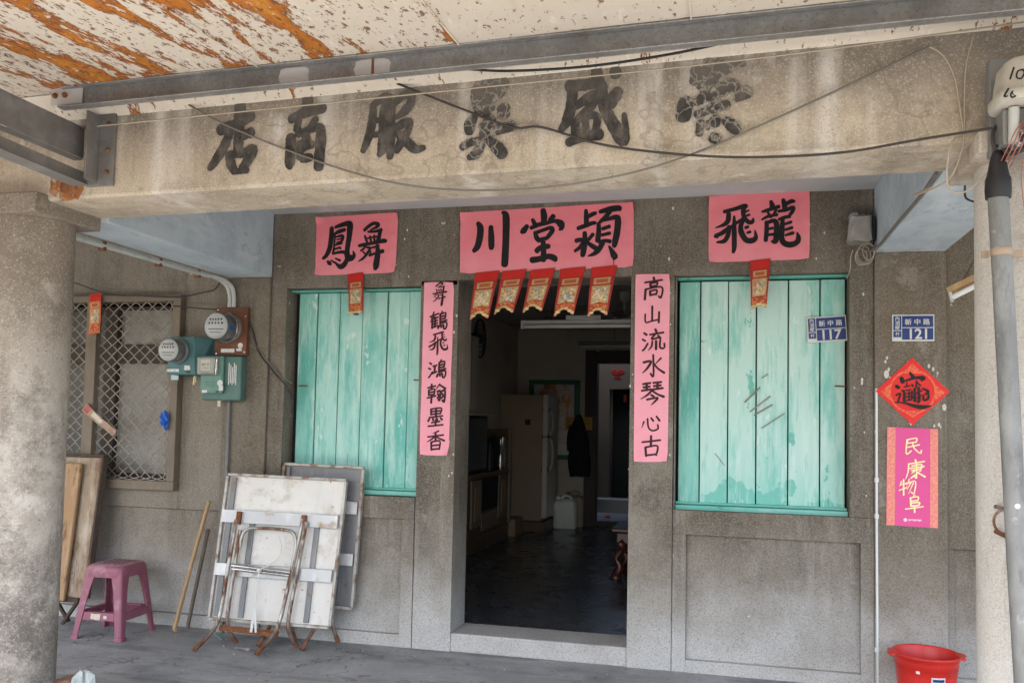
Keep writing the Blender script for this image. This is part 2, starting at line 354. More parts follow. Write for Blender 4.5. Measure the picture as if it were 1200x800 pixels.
mat('board_edge', (.36, .215, .105), .7, 0, [L('noise', (.46, .33, .20), .48, .66, (26, 26, 3.5), 7, .8, nr=.7), L('noise', (.12, .05, .022), .52, .62, (14, 14, 6), 9, .85, off=2, nr=.72)], [('noise', (40, 40, 4), 5, .3, .003)])
mat('dark_edge', (.06, .04, .028), .7, 0, [L('noise', (.13, .085, .05), .55, .7, 20, 5, .7)])
mat('stool_plastic', (.265, .075, .115), .42, 0, [L('noise', (.31, .10, .145), .45, .7, 5, 5, .6), L('noise', (.42, .25, .27), .54, .68, 12, 8, .6, .7, off=2, nr=.7), L('noise', (.20, .05, .075), .62, .74, 9, 5, .5, off=5)], [('noise', 60, 3, .06, .002)], spec=.5)
mat('stool_top_dust', (.36, .205, .225), .6, 0, [L('noise', (.50, .40, .39), .48, .64, 14, 5, .8), L('noise', (.27, .10, .13), .5, .7, 25, 4, .6, off=3)])
mat('red_plastic', (.60, .022, .014), .38, 0, [L('noise', (.50, .018, .012), .48, .66, 7, 7, .7), L('noise', (.60, .11, .08), .58, .70, (24, 24, 7), 8, .5, .6, off=3, nr=.7)], [('noise', 50, 3, .05, .002)], spec=.5)
mat('crumpled_plastic', (.42, .45, .43), .4, 0, [L('noise', (.20, .25, .24), .5, .62, 20, 4, .8)], [('noise', 40, 4, .5, .01)])
mat('brick_chip', (.38, .21, .15), .9, 0, [L('noise', (.50, .38, .31), .5, .66, 24, 4, .8)])
mat('white_string', (.66, .65, .61), .7)
mat('white_enamel', (.62, .61, .57), .35, 0, [L('noise', (.50, .48, .43), .5, .7, 6, 4, .6)])
mat('lamp_tube', (.75, .75, .72), .3)
mat('fridge_side', (.33, .25, .165), .5, 0, [L('noise', (.27, .20, .13), .5, .7, 3, 4, .6)])
mat('fridge_door', (.62, .58, .50), .35)
mat('dark_wood', (.10, .058, .03), .4, 0, [L('noise', (.15, .085, .042), .48, .68, (24, 24, 3), 5, .8)], spec=.5)
mat('mid_wood', (.34, .215, .125), .45, 0, [L('noise', (.31, .20, .115), .48, .68, (24, 24, 3), 5, .8)], spec=.5)
mat('grey_wood', (.25, .19, .135), .5, 0, [L('noise', (.19, .16, .125), .48, .68, (24, 24, 3), 5, .8)])
mat('rosewood', (.06, .018, .011), .3, 0, [L('noise', (.10, .03, .018), .48, .68, (20, 20, 3), 5, .8)], spec=.5)
mat('tv_screen', (.10, .115, .12), .12, spec=.6)
mat('black_plastic', (.015, .015, .016), .4)
mat('green_paint', (.02, .155, .085), .5, 0, [L('noise', (.03, .21, .12), .5, .7, 8, 5, .6)])
mat('picture_top', (.66, .56, .50), .5, 0, [L('noise', (.62, .22, .07), .48, .56, 9, 4, .85), L('noise', (.13, .19, .07), .56, .62, 8, 4, .8, off=3), L('noise', (.62, .56, .56), .60, .66, (5, 5, 7), 4, .8, off=6)])
mat('picture_low', (.72, .66, .65), .55, 0, [L('noise', (.55, .42, .38), .48, .56, (4, 4, 34), 3, .7), L('noise', (.60, .56, .55), .55, .65, (9, 9, 26), 3, .6, off=2)])
mat('paper_white', (.66, .66, .66), .7)
mat('yellow_card', (.52, .31, .07), .7, 0, [L('noise', (.30, .16, .03), .5, .6, 40, 3, .6)])
mat('black_cloth', (.012, .012, .015), .9, 0, [L('noise', (.03, .03, .035), .5, .7, 14, 4, .6)])
mat('jug_plastic', (.78, .81, .76), .35, 0, [L('noise', (.68, .71, .67), .45, .7, 4, 4, .7)], trans=.0, spec=.5)
mat('jug_tan', (.33, .245, .165), .45)
mat('blue_cap', (.05, .19, .36), .4)
mat('yard_wall_dimming_roof', (.14, .115, .088), .85, 0, [L('noise', (.10, .085, .068), .5, .7, 2, 5, .6)])
mat('yard_floor', (.27, .265, .25), .8, 0, [L('noise', (.25, .265, .27), .5, .7, 3, 5, .6)])
mat('chrome', (.62, .61, .60), .25, .9, [L('noise', (.30, .2, .14), .6, .7, 30, 4, .6, .7)])
mat('cover_grey', (.31, .29, .265), .75, 0, [L('noise', (.40, .38, .35), .48, .66, 12, 5, .7), L('noise', (.16, .14, .12), .58, .72, 9, 5, .7, off=3)], [('noise', 26, 4, .4, .006)])
mat('lime_splash', (.60, .575, .53), .95, 0, [L('noise', (.42, .39, .35), .5, .65, 50, 4, .7)])
mat('pale_tag', (.45, .62, .64), .6)
mat('enamel_rim', (.40, .375, .335), .45, .2, [L('noise', (.20, .11, .06), .50, .62, 14, 7, .85, .8), L('noise', (.66, .64, .60), .5, .7, 6, 4, .5, off=2)])
mat('dark_red_hole', (.16, .05, .06), .7)
mat('label_cream', (.60, .50, .36), .6, 0, [L('noise', (.55, .55, .53), .5, .55, 60, 2, .8)])
mat('faded_red', (.45, .10, .10), .7)
mat('rust_stain', (.30, .12, .045), .95, 0, [L('noise', (.45, .27, .14), .45, .6, 24, 5, .8)], alpha=('noise', 26, 5, .66, .46, .0), spec=.1)
mat('brown_tape', (.21, .20, .155), .6)

# ---------------------------------------------------------------- mesh helpers
ORG = {}
class MB:
    def __init__(s):
        s.v, s.f, s.m, s.sm = [], [], [], []
    def add(s, verts, faces, mi=0, smooth=False):
        b = len(s.v)
        s.v += [Vector(p) for p in verts]
        for f in faces:
            s.f.append([b + i for i in f]); s.m.append(mi); s.sm.append(smooth)
        return s
    def box(s, x0, x1, y0, y1, z0, z1, mi=0):
        v = [(x, y, z) for z in (z0, z1) for y in (y0, y1) for x in (x0, x1)]
        return s.add(v, [(0, 2, 3, 1), (4, 5, 7, 6), (0, 1, 5, 4), (2, 6, 7, 3), (0, 4, 6, 2), (1, 3, 7, 5)], mi)
    def hexa(s, p, mi=0):          # 8 points: bottom loop (4) then top loop (4)
        return s.add(p, [(3, 2, 1, 0), (4, 5, 6, 7), (0, 1, 5, 4), (1, 2, 6, 5), (2, 3, 7, 6), (3, 0, 4, 7)], mi)
    def bar(s, a, b, w, h, up=(0, 0, 1), mi=0):
        a, b = Vector(a), Vector(b)
        d = (b - a).normalized(); u = Vector(up)
        r = d.cross(u)
        if r.length < 1e-4:
            r = d.cross(Vector((0, 1, 0)))
        r.normalize(); u = r.cross(d)
        p = [q + r * i * w / 2 + u * j * h / 2 for q in (a, b) for i, j in ((-1, -1), (1, -1), (1, 1), (-1, 1))]
        return s.hexa(p, mi)
    def tube(s, pts, rad, seg=8, mi=0, cap=True, smooth=True):
        pts = [Vector(p) for p in pts]
        n = len(pts)
        rad = rad if isinstance(rad, (list, tuple)) else [rad] * n
        vs, prev = [], None
        for i, p in enumerate(pts):
            d = (pts[min(i + 1, n - 1)] - pts[max(i - 1, 0)])
            d = d.normalized() if d.length > 1e-9 else Vector((0, 0, 1))
            if prev is None:
                ref = Vector((0, 0, 1)) if abs(d.z) < .9 else Vector((1, 0, 0))
                r = d.cross(ref).normalized()
            else:
                r = (prev - d * prev.dot(d))
                r = r.normalized() if r.length > 1e-6 else d.orthogonal().normalized()
            prev = r
            u = d.cross(r)
            vs += [p + (r * cos(2 * pi * k / seg) + u * sin(2 * pi * k / seg)) * rad[i] for k in range(seg)]
        fs = [(i * seg + k, i * seg + (k + 1) % seg, (i + 1) * seg + (k + 1) % seg, (i + 1) * seg + k) for i in range(n - 1) for k in range(seg)]
        s.add(vs, fs, mi, smooth)
        if cap:
            s.add(vs[:seg], [tuple(range(seg))[::-1]], mi)
            s.add(vs[-seg:], [tuple(range(seg))], mi)
        return s
    def lathe(s, prof, c=(0, 0, 0), seg=32, axis='Z', mi=0, smooth=True, sx=1, sy=1, capt=True, capb=True):
        c = Vector(c)
        def mp(x, y, z):
            if axis == 'Z': return c + Vector((x * sx, y * sy, z))
            if axis == 'Y': return c + Vector((x * sx, -z, y * sy))      # profile height grows towards -Y
            return c + Vector((z, x * sx, y * sy))
        vs = [mp(r * cos(2 * pi * k / seg), r * sin(2 * pi * k / seg), z) for r, z in prof for k in range(seg)]
        n = len(prof)
        fs = [(i * seg + k, i * seg + (k + 1) % seg, (i + 1) * seg + (k + 1) % seg, (i + 1) * seg + k) for i in range(n - 1) for k in range(seg)]
        s.add(vs, fs, mi, smooth)
        if capb: s.add(vs[:seg], [tuple(range(seg))[::-1]], mi)
        if capt: s.add(vs[-seg:], [tuple(range(seg))], mi)
        return s
    def sheet(s, fn, nu, nv, th=0.0, mi=0, smooth=True):   # fn(u,v)->point ; thickness pushes +Y
        vs = [Vector(fn(i / nu, j / nv)) for j in range(nv + 1) for i in range(nu + 1)]
        fs = [(j * (nu + 1) + i, j * (nu + 1) + i + 1, (j + 1) * (nu + 1) + i + 1, (j + 1) * (nu + 1) + i) for j in range(nv) for i in range(nu)]
        s.add(vs, fs, mi, smooth)
        if th:
            s.add([p + Vector((0, th, 0)) for p in vs], [f[::-1] for f in fs], mi, smooth)
            W = nu + 1
            ring = list(range(0, W)) + [j * W + nu for j in range(1, nv + 1)] + [nv * W + i for i in range(nu - 1, -1, -1)] + [j * W for j in range(nv - 1, 0, -1)]
            rv = [vs[i] for i in ring] + [vs[i] + Vector((0, th, 0)) for i in ring]
            n = len(ring)
            s.add(rv, [(i, n + i, n + (i + 1) % n, (i + 1) % n) for i in range(n)], mi)
        return s
    def build(s, name, mats, parent=None, bevel=0.0, seg=2, org=None, smooth_angle=False):
        if org is None:
            org = ORG[parent.name] if parent is not None else Vector((0, 0, 0))
        org = Vector(org)
        me = bpy.data.meshes.new(name)
        me.from_pydata([p - org for p in s.v], [], s.f)
        mats = mats if isinstance(mats, (list, tuple)) else [mats]
        for k in mats:
            me.materials.append(MATS[k])
        for p, mi, sm in zip(me.polygons, s.m, s.sm):
            p.material_index = mi
            p.use_smooth = sm
        me.update()
        o = bpy.data.objects.new(name, me)
        COL.objects.link(o)
        if parent is not None:
            o.parent = parent
            o.location = org - ORG[parent.name]
        else:
            o.location = org
        ORG[o.name] = org
        if bevel:
            bm = o.modifiers.new('bevel', 'BEVEL')
            bm.width = bevel; bm.segments = seg; bm.limit_method = 'ANGLE'; bm.angle_limit = RAD(40)
            bm.harden_normals = False
        return o

def tag(o, label, cat, group=None):
    o['label'] = label
    o['category'] = cat
    if group: o['group'] = group
    return o
def thing(name, label, cat, loc, group=None):
    o = bpy.data.objects.new(name, None)
    o.empty_display_size = .1
    COL.objects.link(o)
    o.location = loc
    ORG[o.name] = Vector(loc)
    return tag(o, label, cat, group)
def struct(o):
    o['kind'] = 'structure'
    return o
def spline(pts, n=6):
    pts = [Vector(p) for p in pts]
    if len(pts) < 3: return pts
    out = []
    for i in range(len(pts) - 1):
        p0, p1, p2, p3 = pts[max(i - 1, 0)], pts[i], pts[i + 1], pts[min(i + 2, len(pts) - 1)]
        for k in range(n):
            t = k / n
            out.append(.5 * ((2 * p1) + (p2 - p0) * t + (2 * p0 - 5 * p1 + 4 * p2 - p3) * t * t + (3 * p1 - p0 - 3 * p2 + p3) * t ** 3))
    out.append(pts[-1])
    return out

# ---------------------------------------------------------------- brush writing: strokes of (x, z, width) on a surface
def brush(mb, strokes, cx, cz, depth, lift=.0012, mi=0, step=.00012, jit=.05, n=7):
    for k, st in enumerate(strokes):
        pts = spline([Vector((x, z, w)) for x, z, w in st], n)
        if len(pts) == 2 or len(st) == 2:
            a, b = Vector(st[0]), Vector(st[-1])
            pts = [a.lerp(b, i / 6) for i in range(7)]
        li, ri = [], []
        for i, p in enumerate(pts):
            d = (pts[min(i + 1, len(pts) - 1)] - pts[max(i - 1, 0)]).xy
            d = d.normalized() if d.length > 1e-9 else Vector((1, 0))
            nn = Vector((-d.y, d.x))
            h = max(p.z, .0008) / 2
            ja = 1 + jit * noise.noise(Vector((p.x * 160, p.y * 160, k * 3.1)))
            jb = 1 + jit * noise.noise(Vector((p.x * 160, p.y * 160, k * 3.1 + 9)))
            li.append(p.xy + nn * h * ja); ri.append(p.xy - nn * h * jb)
        def cap(c, d, h, flip):
            r = []
            for q in range(1, 5):
                a = pi * q / 5
                r.append(c + (Vector((-d.y, d.x)) * cos(a) + d * sin(a) * .8) * h)
            return r
        d1 = (pts[-1] - pts[-2]).xy.normalized(); d0 = (pts[0] - pts[1]).xy.normalized()
        out = [(li[i], ri[i]) for i in range(len(pts))]
        l = -(lift + k * step)
        P3 = lambda q, f=0.0: (cx + q.x, depth(cx + q.x, cz + q.y) + l - f * step * .8, cz + q.y)
        vs = [P3(q, .1 + .8 * i / len(out)) for i, pr in enumerate(out) for q in pr]
        fs = [(2 * i, 2 * i + 1, 2 * i + 3, 2 * i + 2) for i in range(len(pts) - 1)]
        mb.add(vs, fs, mi)
        e = [out[-1][0]] + cap(pts[-1].xy, d1, max(pts[-1].z, .0008) / 2, 0) + [out[-1][1]]
        mb.add([P3(q, .95) for q in e], [tuple(range(len(e)))[::-1]], mi)
        e = [out[0][1]] + cap(pts[0].xy, d0, max(pts[0].z, .0008) / 2, 1) + [out[0][0]]
        mb.add([P3(q) for q in e], [tuple(range(len(e)))[::-1]], mi)
    return mb
def dec(s):
    return [[tuple(float(v) / 1000 for v in p.split(',')) for p in st.split()] for st in s.split('|')]
def grid(s, size, w=.105, slant=.06, sx=1.0):
    out = []
    for st in s.split('|'):
        q = [tuple(float(v) for v in p.split(',')) for p in st.split()]
        r = []
        for i, p in enumerate(q):
            k = .95
            if 0 < i < len(q) - 1: k = .9
            if i == len(q) - 1:
                dx, dy = p[0] - q[i - 1][0], p[1] - q[i - 1][1]
                k = .35 if (dx < -6 and dy > 6) else (1.15 if dx > 8 and dy > 8 else .95)
            ww = w * k * (1.12 if abs(q[-1][0] - q[0][0]) < 8 else .92)
            r.append(((p[0] - 50) / 100 * size * sx, ((50 - p[1]) + (p[0] - 50) * slant) / 100 * size, size * ww))
        out.append(r)
    return out
TRACED={
'feng':(-2.475,2.572,'-55,116,31 -56,56,37 -66,-18,36 -86,-63,31 -110,-85,22|-28,120,21 12,133,31 66,143,37 76,120,43 72,52,38 62,-16,36 61,-62,38 71,-87,43 95,-85,42 110,-69,27 103,-43,9|-35,75,15 1,91,28 40,101,24|-29,72,13 -31,26,13 -35,-19,15 -40,-53,17|-22,55,12 20,62,21 27,47,21 18,25,18 -15,15,13|-16,37,10 15,43,11|-27,1,13 22,12,15|-35,-28,13 5,-17,16 14,-23,13|-40,-56,16 18,-46,21 48,-49,24|45,-50,23 62,-84,27 48,-123,36 21,-143,37 -1,-134,24 -26,-110,9|-78,-106,15 -62,-118,31 -53,-127,18|-51,-98,9 -26,-116,13|-21,-88,11 14,-103,16'),
'wu':(-2.237,2.559,'-58,106,24 -29,130,25 4,149,25 37,142,25 25,123,21 -13,107,12|-31,94,16 17,95,19 59,105,24|53,105,27 48,68,27 40,29,33|-54,69,15 -41,37,18 -34,15,18|-18,65,14 -7,25,16|12,70,14 16,30,17|-94,5,21 -64,10,24 8,19,21 73,31,30 94,30,24|-47,49,12 30,61,13|-46,4,15 -63,-18,15 -81,-29,12|-39,-8,14 -15,-14,18 -32,-47,19 -61,-80,17 -93,-99,8|-65,-35,11 -44,-53,13|-15,-14,12 32,-4,16 47,1,17|-14,-53,14 -14,-62,16 22,-49,17 75,-36,27|35,1,27 40,-44,36 35,-94,41 30,-133,42 25,-149,30|-8,-37,12 -14,-59,14'),
'chuan':(-1.441,2.581,'-81,102,30 -65,72,44 -67,13,45 -81,-45,42 -104,-73,30|4,76,30 8,17,40 10,-42,40 10,-59,33|80,166,24 101,136,46 104,2,45 101,-114,46 99,-166,45'),
'tang':(-1.109,2.592,'7,157,35 14,116,42 12,76,35|-59,101,23 -47,78,29|72,119,32 52,94,29|-94,62,29 -114,34,41 -125,25,29|-67,50,26 -20,68,29 26,75,26 84,87,26 119,69,46 125,43,35 114,32,17|-43,20,23 -30,-15,32 -13,-33,29|-37,17,26 9,32,23 56,45,26 68,28,32 45,-6,29 28,-23,23|-13,-27,23 34,-17,23|-29,-96,35 -6,-79,35 46,-69,32|11,-40,32 15,-109,35 16,-155,35|-57,-153,41 -16,-148,38 47,-133,35 82,-145,40 91,-157,29'),
'ying':(-0.761,2.567,'-72,171,23 -69,131,31 -68,85,31|-69,125,23 -35,144,28 -12,152,23|-119,62,26 -79,74,28 -34,90,26 -14,92,23|-78,32,28 -75,-17,34 -82,-73,37 -88,-107,31|-129,-15,29 -100,-10,26 -89,-13,20|-89,-28,23 -105,-56,26 -136,-78,20|-27,21,25 -49,-6,23 -66,-23,17|-66,-23,17 -37,-46,28 -9,-64,31|16,159,25 72,171,37 128,177,36 136,166,22|78,159,28 50,127,28 17,97,23|8,88,25 9,37,31 4,-19,34|22,105,23 73,114,25 118,121,34 126,95,39 122,33,40 111,-28,38 106,-56,28|34,53,23 74,66,25|29,14,20 77,24,22|13,-31,20 47,-21,22 80,-27,25|36,-32,31 14,-71,34 -14,-98,28 -53,-113,10|73,-55,11 90,-84,28 107,-118,42 107,-130,28|104,-132,6 105,-177,3'),
'fei':(0.058,2.590,'-65,107,22 -6,121,24 53,136,29 58,130,19|-40,95,27 -43,55,30 -64,31,24 -115,12,6|48,128,27 43,103,27 48,69,24 75,40,27 96,42,24 99,61,11|75,110,11 51,99,13|80,84,13 61,77,16|-5,26,21 -48,0,27 -80,-22,27 -115,-37,22 -101,-46,11|-37,16,27 -42,-29,27 -63,-67,27 -106,-74,12|-8,77,13 -8,15,27 -7,-52,29 -7,-108,28 -12,-136,19|48,97,19 43,52,24 30,19,27 33,-20,32 60,-65,32 97,-69,34 115,-51,26 110,-11,8|70,12,21 57,7,19|83,-19,19 67,-24,15|-5,32,19 32,53,21 48,69,19'),
'long':(0.309,2.622,'-52,125,21 -44,97,32 -44,86,24|-102,66,13 -76,73,21 -8,93,24|-71,68,11 -63,51,17|-23,74,18 -36,47,18 -55,31,13|-102,19,12 -70,37,18 -18,46,20|-76,4,24 -75,-41,26 -80,-104,24|-70,1,21 -34,11,26 -20,-9,31 -20,-59,31 -25,-109,32 -44,-111,18|-70,-38,13 -41,-33,18|-70,-74,13 -41,-69,18|16,133,21 24,100,31 24,67,23|29,105,21 60,120,26 78,120,18|-8,65,18 34,72,21 71,84,23 68,62,23 47,32,18|-7,18,16 24,28,21 53,32,21|14,17,24 11,-38,29 9,-93,31 25,-124,34 61,-133,34 95,-118,31 102,-91,26 94,-63,8|29,-11,15 60,-1,20|29,-44,15 66,-34,20|30,-77,13 71,-65,21'),
'dian':(-2.066,2.618,'34,145,46 34,103,51 33,61,46|-57,44,47 -26,51,47 25,66,41 90,95,41|-10,31,36 -33,-24,39 -72,-87,39 -101,-123,26|36,56,41 33,1,44 33,-55,41|43,9,36 93,22,41|-16,-67,26 -1,-105,39 18,-143,31|-16,-67,26 56,-66,36 101,-55,46 83,-95,41 59,-131,36|18,-145,21 80,-141,25'),
'shang':(-1.715,2.623,'0,150,44 2,104,49|-73,63,35 -10,87,40 73,101,39|-38,56,30 -44,16,30|41,56,29 17,25,25|-70,-15,40 -71,-65,42 -71,-129,40 -70,-143,25|-36,-3,30 13,12,30 61,18,34 68,-23,42 65,-91,41 63,-150,41|-1,-10,35 5,-51,39|-24,-68,30 30,-53,29|-12,-110,35 22,-107,34|-27,-40,25 -25,-104,30'),
'fu':(-1.322,2.627,'-94,85,27 -96,29,34 -108,-34,34 -133,-96,23|-98,93,23 -50,120,36 -27,118,31 -44,68,36 -46,-16,38 -48,-88,38 -60,-117,22|-92,25,22 -56,31,22|-90,-31,22 -59,-32,22|-4,91,27 35,122,31 70,128,35 71,94,31 49,62,35 11,35,18|-13,75,31 -13,3,36 -13,-82,33 -13,-128,27|12,-7,31 60,11,35 65,-15,26 40,-60,35 15,-104,27|12,-28,27 58,-69,35 94,-101,35 133,-99,20'),
'zhi':(-0.921,2.629,'-31,137,39 13,152,44 51,149,48 57,120,39 38,88,29|-53,124,39 -49,80,44 -38,41,39|-25,107,29 18,109,29|-29,69,24 34,84,29|-5,63,34 -4,10,34|-33,36,29 15,47,29|63,39,48 64,15,48|-57,14,29 -76,-18,44 -75,-47,34|-27,-31,29 16,-1,34|-21,-60,34 46,-45,39 103,-35,38|-17,-46,29 -16,-75,29|-26,-84,29 -70,-91,29 -103,-108,30|-25,-103,29 -44,-135,39 -73,-152,25|8,-90,29 38,-116,43 63,-146,43'),
'sheng':(-0.499,2.653,'8,142,37 13,100,41|81,136,36 85,117,41|-97,85,42 -33,85,37 27,94,37|-83,65,37 -87,5,39 -104,-54,37 -125,-86,23|-68,4,28 -18,33,37 14,40,37 -17,-9,32 -58,-48,28|27,80,41 37,19,41 56,-37,41 89,-99,45 116,-142,45 125,-111,27 119,-42,18|91,48,41 69,8,41 37,-18,32|-72,-61,32 -66,-117,32|-63,-53,28 -17,-37,28 15,-48,27 7,-112,27|-30,-55,23 -29,-115,28|-94,-139,32 -43,-123,32 25,-114,41'),
'rong':(-0.043,2.643,'-66,119,41 -70,77,41|-25,149,36 -25,106,36|15,141,40 16,94,40|47,129,27 47,105,27|64,132,22 104,129,22|-11,72,27 -38,37,32|-56,62,32 -11,68,27|25,60,45 34,31,45|60,58,36 74,43,35|114,21,48 79,0,27|-105,-1,50 -114,-57,50|-29,17,36 -64,-4,32|-2,15,31 3,-8,31|39,-20,36 39,-30,36|-64,-51,27 -24,-39,27|-10,-36,27 17,-37,22|4,-74,36 4,-93,31|-5,-143,36 9,-149,36|-50,-84,27 -54,-126,27|39,-81,27 62,-101,40 79,-121,35|-23,-81,13 -23,-110,13'),
'cai':(1.015,1.654,'-15,95,12 0,74,22|-59,66,20 -52,44,25|-37,50,12 10,66,15 54,67,22 44,53,12|-30,39,7 -32,18,7|-45,15,8 -15,23,8|-5,29,10 0,21,10|19,50,9 17,13,9|24,40,7 39,24,8|-84,20,20 -74,12,20|-87,-31,9 -65,-22,11 -77,-68,9|-55,-4,11 -45,-14,12 -45,-62,15|-40,-4,7 -10,2,7|-40,-22,7 -10,-19,7|-40,-41,7 -10,-35,7|-38,-62,8 -6,-54,9|-20,-9,9 -20,-57,9|-5,-8,9 -6,-46,10|-6,-46,9 14,-35,8|9,8,11 9,-62,15|29,13,12 31,-61,15 19,-67,7|19,-19,8 46,-3,8|21,-45,7 44,-29,7|51,8,10 78,-8,14 63,-24,10|53,-29,10 56,-56,12 78,-45,13 78,-18,10|-92,-71,7 -45,-73,10 4,-88,19 48,-95,24 92,-87,7'),
'num1':(0.912,2.558,'-35,20,8 -46,-16,8|-8,12,7 -24,7,7 -27,-12,7 -14,-16,7 -5,2,7 -13,12,7|19,10,7 6,11,7 3,-2,7 14,-6,7 16,-15,7 3,-20,7|38,2,6 27,-7,7 33,-19,6 46,-17,6 46,-2,6 38,2,6'),
'num2':(0.895,2.498,'-34,13,8 -46,-10,8 -37,-11,6|-11,12,7 -27,-3,7 -25,-16,7 -14,-11,7 -22,-4,7|3,16,7 14,12,7 0,4,7 11,0,7 8,-12,7 -6,-11,7|18,-1,7 46,4,6'),
}
NIAO = '70,3 62,16|60,16 60,62|60,17 88,13 86,42|62,29 84,27|62,42 85,40|60,55 96,50|58,66 92,60 95,80 86,95 78,88|54,75 49,88|64,74 66,84|75,72 79,82'
SHUI = '8,15 19,23|3,42 14,48|4,90 12,82 24,62'
GLYPH = {
 'he': '5,26 50,13|25,4 10,40|24,28 6,56|17,40 17,86|17,39 48,31|17,53 45,47|17,67 45,61|15,83 48,74|32,30 32,80|' + NIAO,
 'hong': SHUI + '|27,34 47,29|37,31 35,66|23,71 47,62|' + NIAO,
 'han': '4,20 46,12|25,3 25,26|10,32 10,58|10,32 40,28 38,56|12,44 38,41|10,57 38,54|2,71 48,62|25,55 24,97|68,4 46,32|68,8 99,28|55,42 71,40 69,85 62,80|58,52 63,60|56,74 65,65|78,42 96,38 94,93 84,86|80,52 86,60|78,76 89,65',
 'mo': '22,7 24,36|22,7 77,4 73,33|50,6 50,50|25,20 72,17|24,34 72,31|14,50 86,44|15,58 9,69|35,57 37,66|55,56 59,65|75,54 84,64|28,77 73,72|50,64 50,93|10,95 90,90',
 'xiang': '66,3 36,14|8,31 92,24|50,11 50,52|46,30 28,44 4,56|52,30 72,42 97,53|28,58 30,97|28,58 73,54 71,96|30,76 70,73|30,95 70,92',
 'gao': '50,-2 53,11|10,19 90,13|35,26 37,41|35,26 67,23 63,39|36,40 64,37|14,51 11,98|14,51 87,46 85,93 74,87|35,61 36,81|35,61 65,58 62,79|36,80 62,77',
 'shan': '50,5 50,82|14,44 17,86 50,82 84,77|86,38 84,92',
 'liu': '8,14 20,23|2,42 14,50|3,92 12,84 25,62|58,1 63,13|34,23 94,17|58,22 42,43 76,38|70,29 81,42|45,53 42,76 28,92|62,53 62,90|80,49 79,80 90,88 99,82 98,66',
 'shui': '50,0 52,92 39,82|8,31 40,28 27,55 4,78|84,16 57,43|54,41 72,62 99,82',
 'qin': '10,8 42,5|12,22 40,20|5,36 45,32|26,5 26,35|54,5 88,3|56,19 86,17|52,33 95,29|72,3 72,32|50,35 30,55 2,71|50,38 72,54 99,66|45,56 57,63|28,75 72,69 62,84 46,99',
 'xin': '13,44 3,74|31,30 36,73 56,90 82,82 81,62|48,27 59,42|74,20 90,42',
 'gu': '8,28 94,21|50,0 50,50|24,53 28,94|24,53 80,48 75,92|28,91 74,87',
 'min': '20,10 72,6 70,28|22,12 22,32|22,30 70,28|20,12 17,90 44,76|18,54 88,45|50,30 62,66 92,94 98,78',
 'kang': '50,0 53,12|16,19 94,12|18,18 14,60 2,97|32,31 79,27 77,50|24,43 92,38|32,55 77,50|55,22 55,93 47,86|45,60 30,70|28,94 50,76|76,58 62,66|58,66 97,93',
 'wu': '15,13 4,42|8,33 46,26|27,3 27,97|2,66 46,52|60,3 44,42|54,26 94,20 86,90 70,82|68,26 46,66|83,26 54,92',
 'fu': '53,0 41,12|30,14 32,61|30,14 71,12 69,33|32,34 68,32|32,46 75,44 73,60 32,62|3,77 98,70|52,62 52,100'}
def traced(key): x, z, s = TRACED[key]; return x, z, dec(s)
def rescale(key, size):
    x, z, st = traced(key)
    A = [p for s in st for p in s]
    h = max(max(p[1] for p in A) - min(p[1] for p in A), max(p[0] for p in A) - min(p[0] for p in A))
    mx = (max(p[0] for p in A) + min(p[0] for p in A)) / 2; mz = (max(p[1] for p in A) + min(p[1] for p in A)) / 2
    k = size / h
    return [[((p[0] - mx) * k, (p[1] - mz) * k, p[2] * k * .85) for p in s] for s in st]
_font_cache = {}
def text_mb(mb, body, size, x, z, depth, mi=0, squash=1.0, rot=0.0, bold=0.0):
    """flat lettering, centred at x, z on the plane y = depth, facing -Y"""
    key = (body, bold)
    if key not in _font_cache:
        cu = bpy.data.curves.new('lettering', 'FONT')
        cu.body = body; cu.size = 1.0; cu.offset = bold
        cu.align_x = 'CENTER'; cu.resolution_u = 4
        ob = bpy.data.objects.new('lettering', cu)
        COL.objects.link(ob)
        bpy.context.view_layer.update()
        dg = bpy.context.evaluated_depsgraph_get()
        me = ob.evaluated_get(dg).to_mesh()
        _font_cache[key] = ([v.co.copy() for v in me.vertices], [tuple(p.vertices) for p in me.polygons])
        ob.evaluated_get(dg).to_mesh_clear()
        bpy.data.objects.remove(ob); bpy.data.curves.remove(cu)
    vs, fs = _font_cache[key]
    if not vs: return mb
    cy = (max(v.y for v in vs) + min(v.y for v in vs)) / 2
    cx = (max(v.x for v in vs) + min(v.x for v in vs)) / 2
    c, s = cos(rot), sin(rot)
    out = []
    for v in vs:
        a, b = (v.x - cx) * size * squash, (v.y - cy) * size
        out.append((x + a * c - b * s, depth, z + a * s + b * c))
    return mb.add(out, fs, mi)

# ================================================================ SETTING
m = MB(); m.add([(-400, -400, -.155), (400, -400, -.155), (400, 400, -.155), (-400, 400, -.155)], [(0, 1, 2, 3)])
struct(m.build('ground', 'asphalt_road'))
m = MB(); m.box(-12, 9, -3.3, 0.25, -.6, 0)
struct(m.build('arcade_floor', 'cement_floor', bevel=.008))
m = MB(); m.box(-30, 30, -4.6, -3.304, -.6, -.02)
struct(m.build('pavement', 'pavement', bevel=.01))
m = MB(); m.box(-2.73, 1.4, .304, 6.15, -.2, .10)
struct(m.build('room_floor', 'terrazzo_floor'))
m = MB(); m.box(-3.2, 1.4, 6.304, 7.95, -.2, .098); m.box(-3.2, 1.4, 7.95, 8.3, -.2, .30)
struct(m.build('yard_floor', 'yard_floor', bevel=.008))

# ================================================================ SHOP HOUSE
house = thing('shop_house', 'old pebble dash shop house with mint shutters and an open doorway behind its concrete beam', 'building', (-1.1, 0, 0))

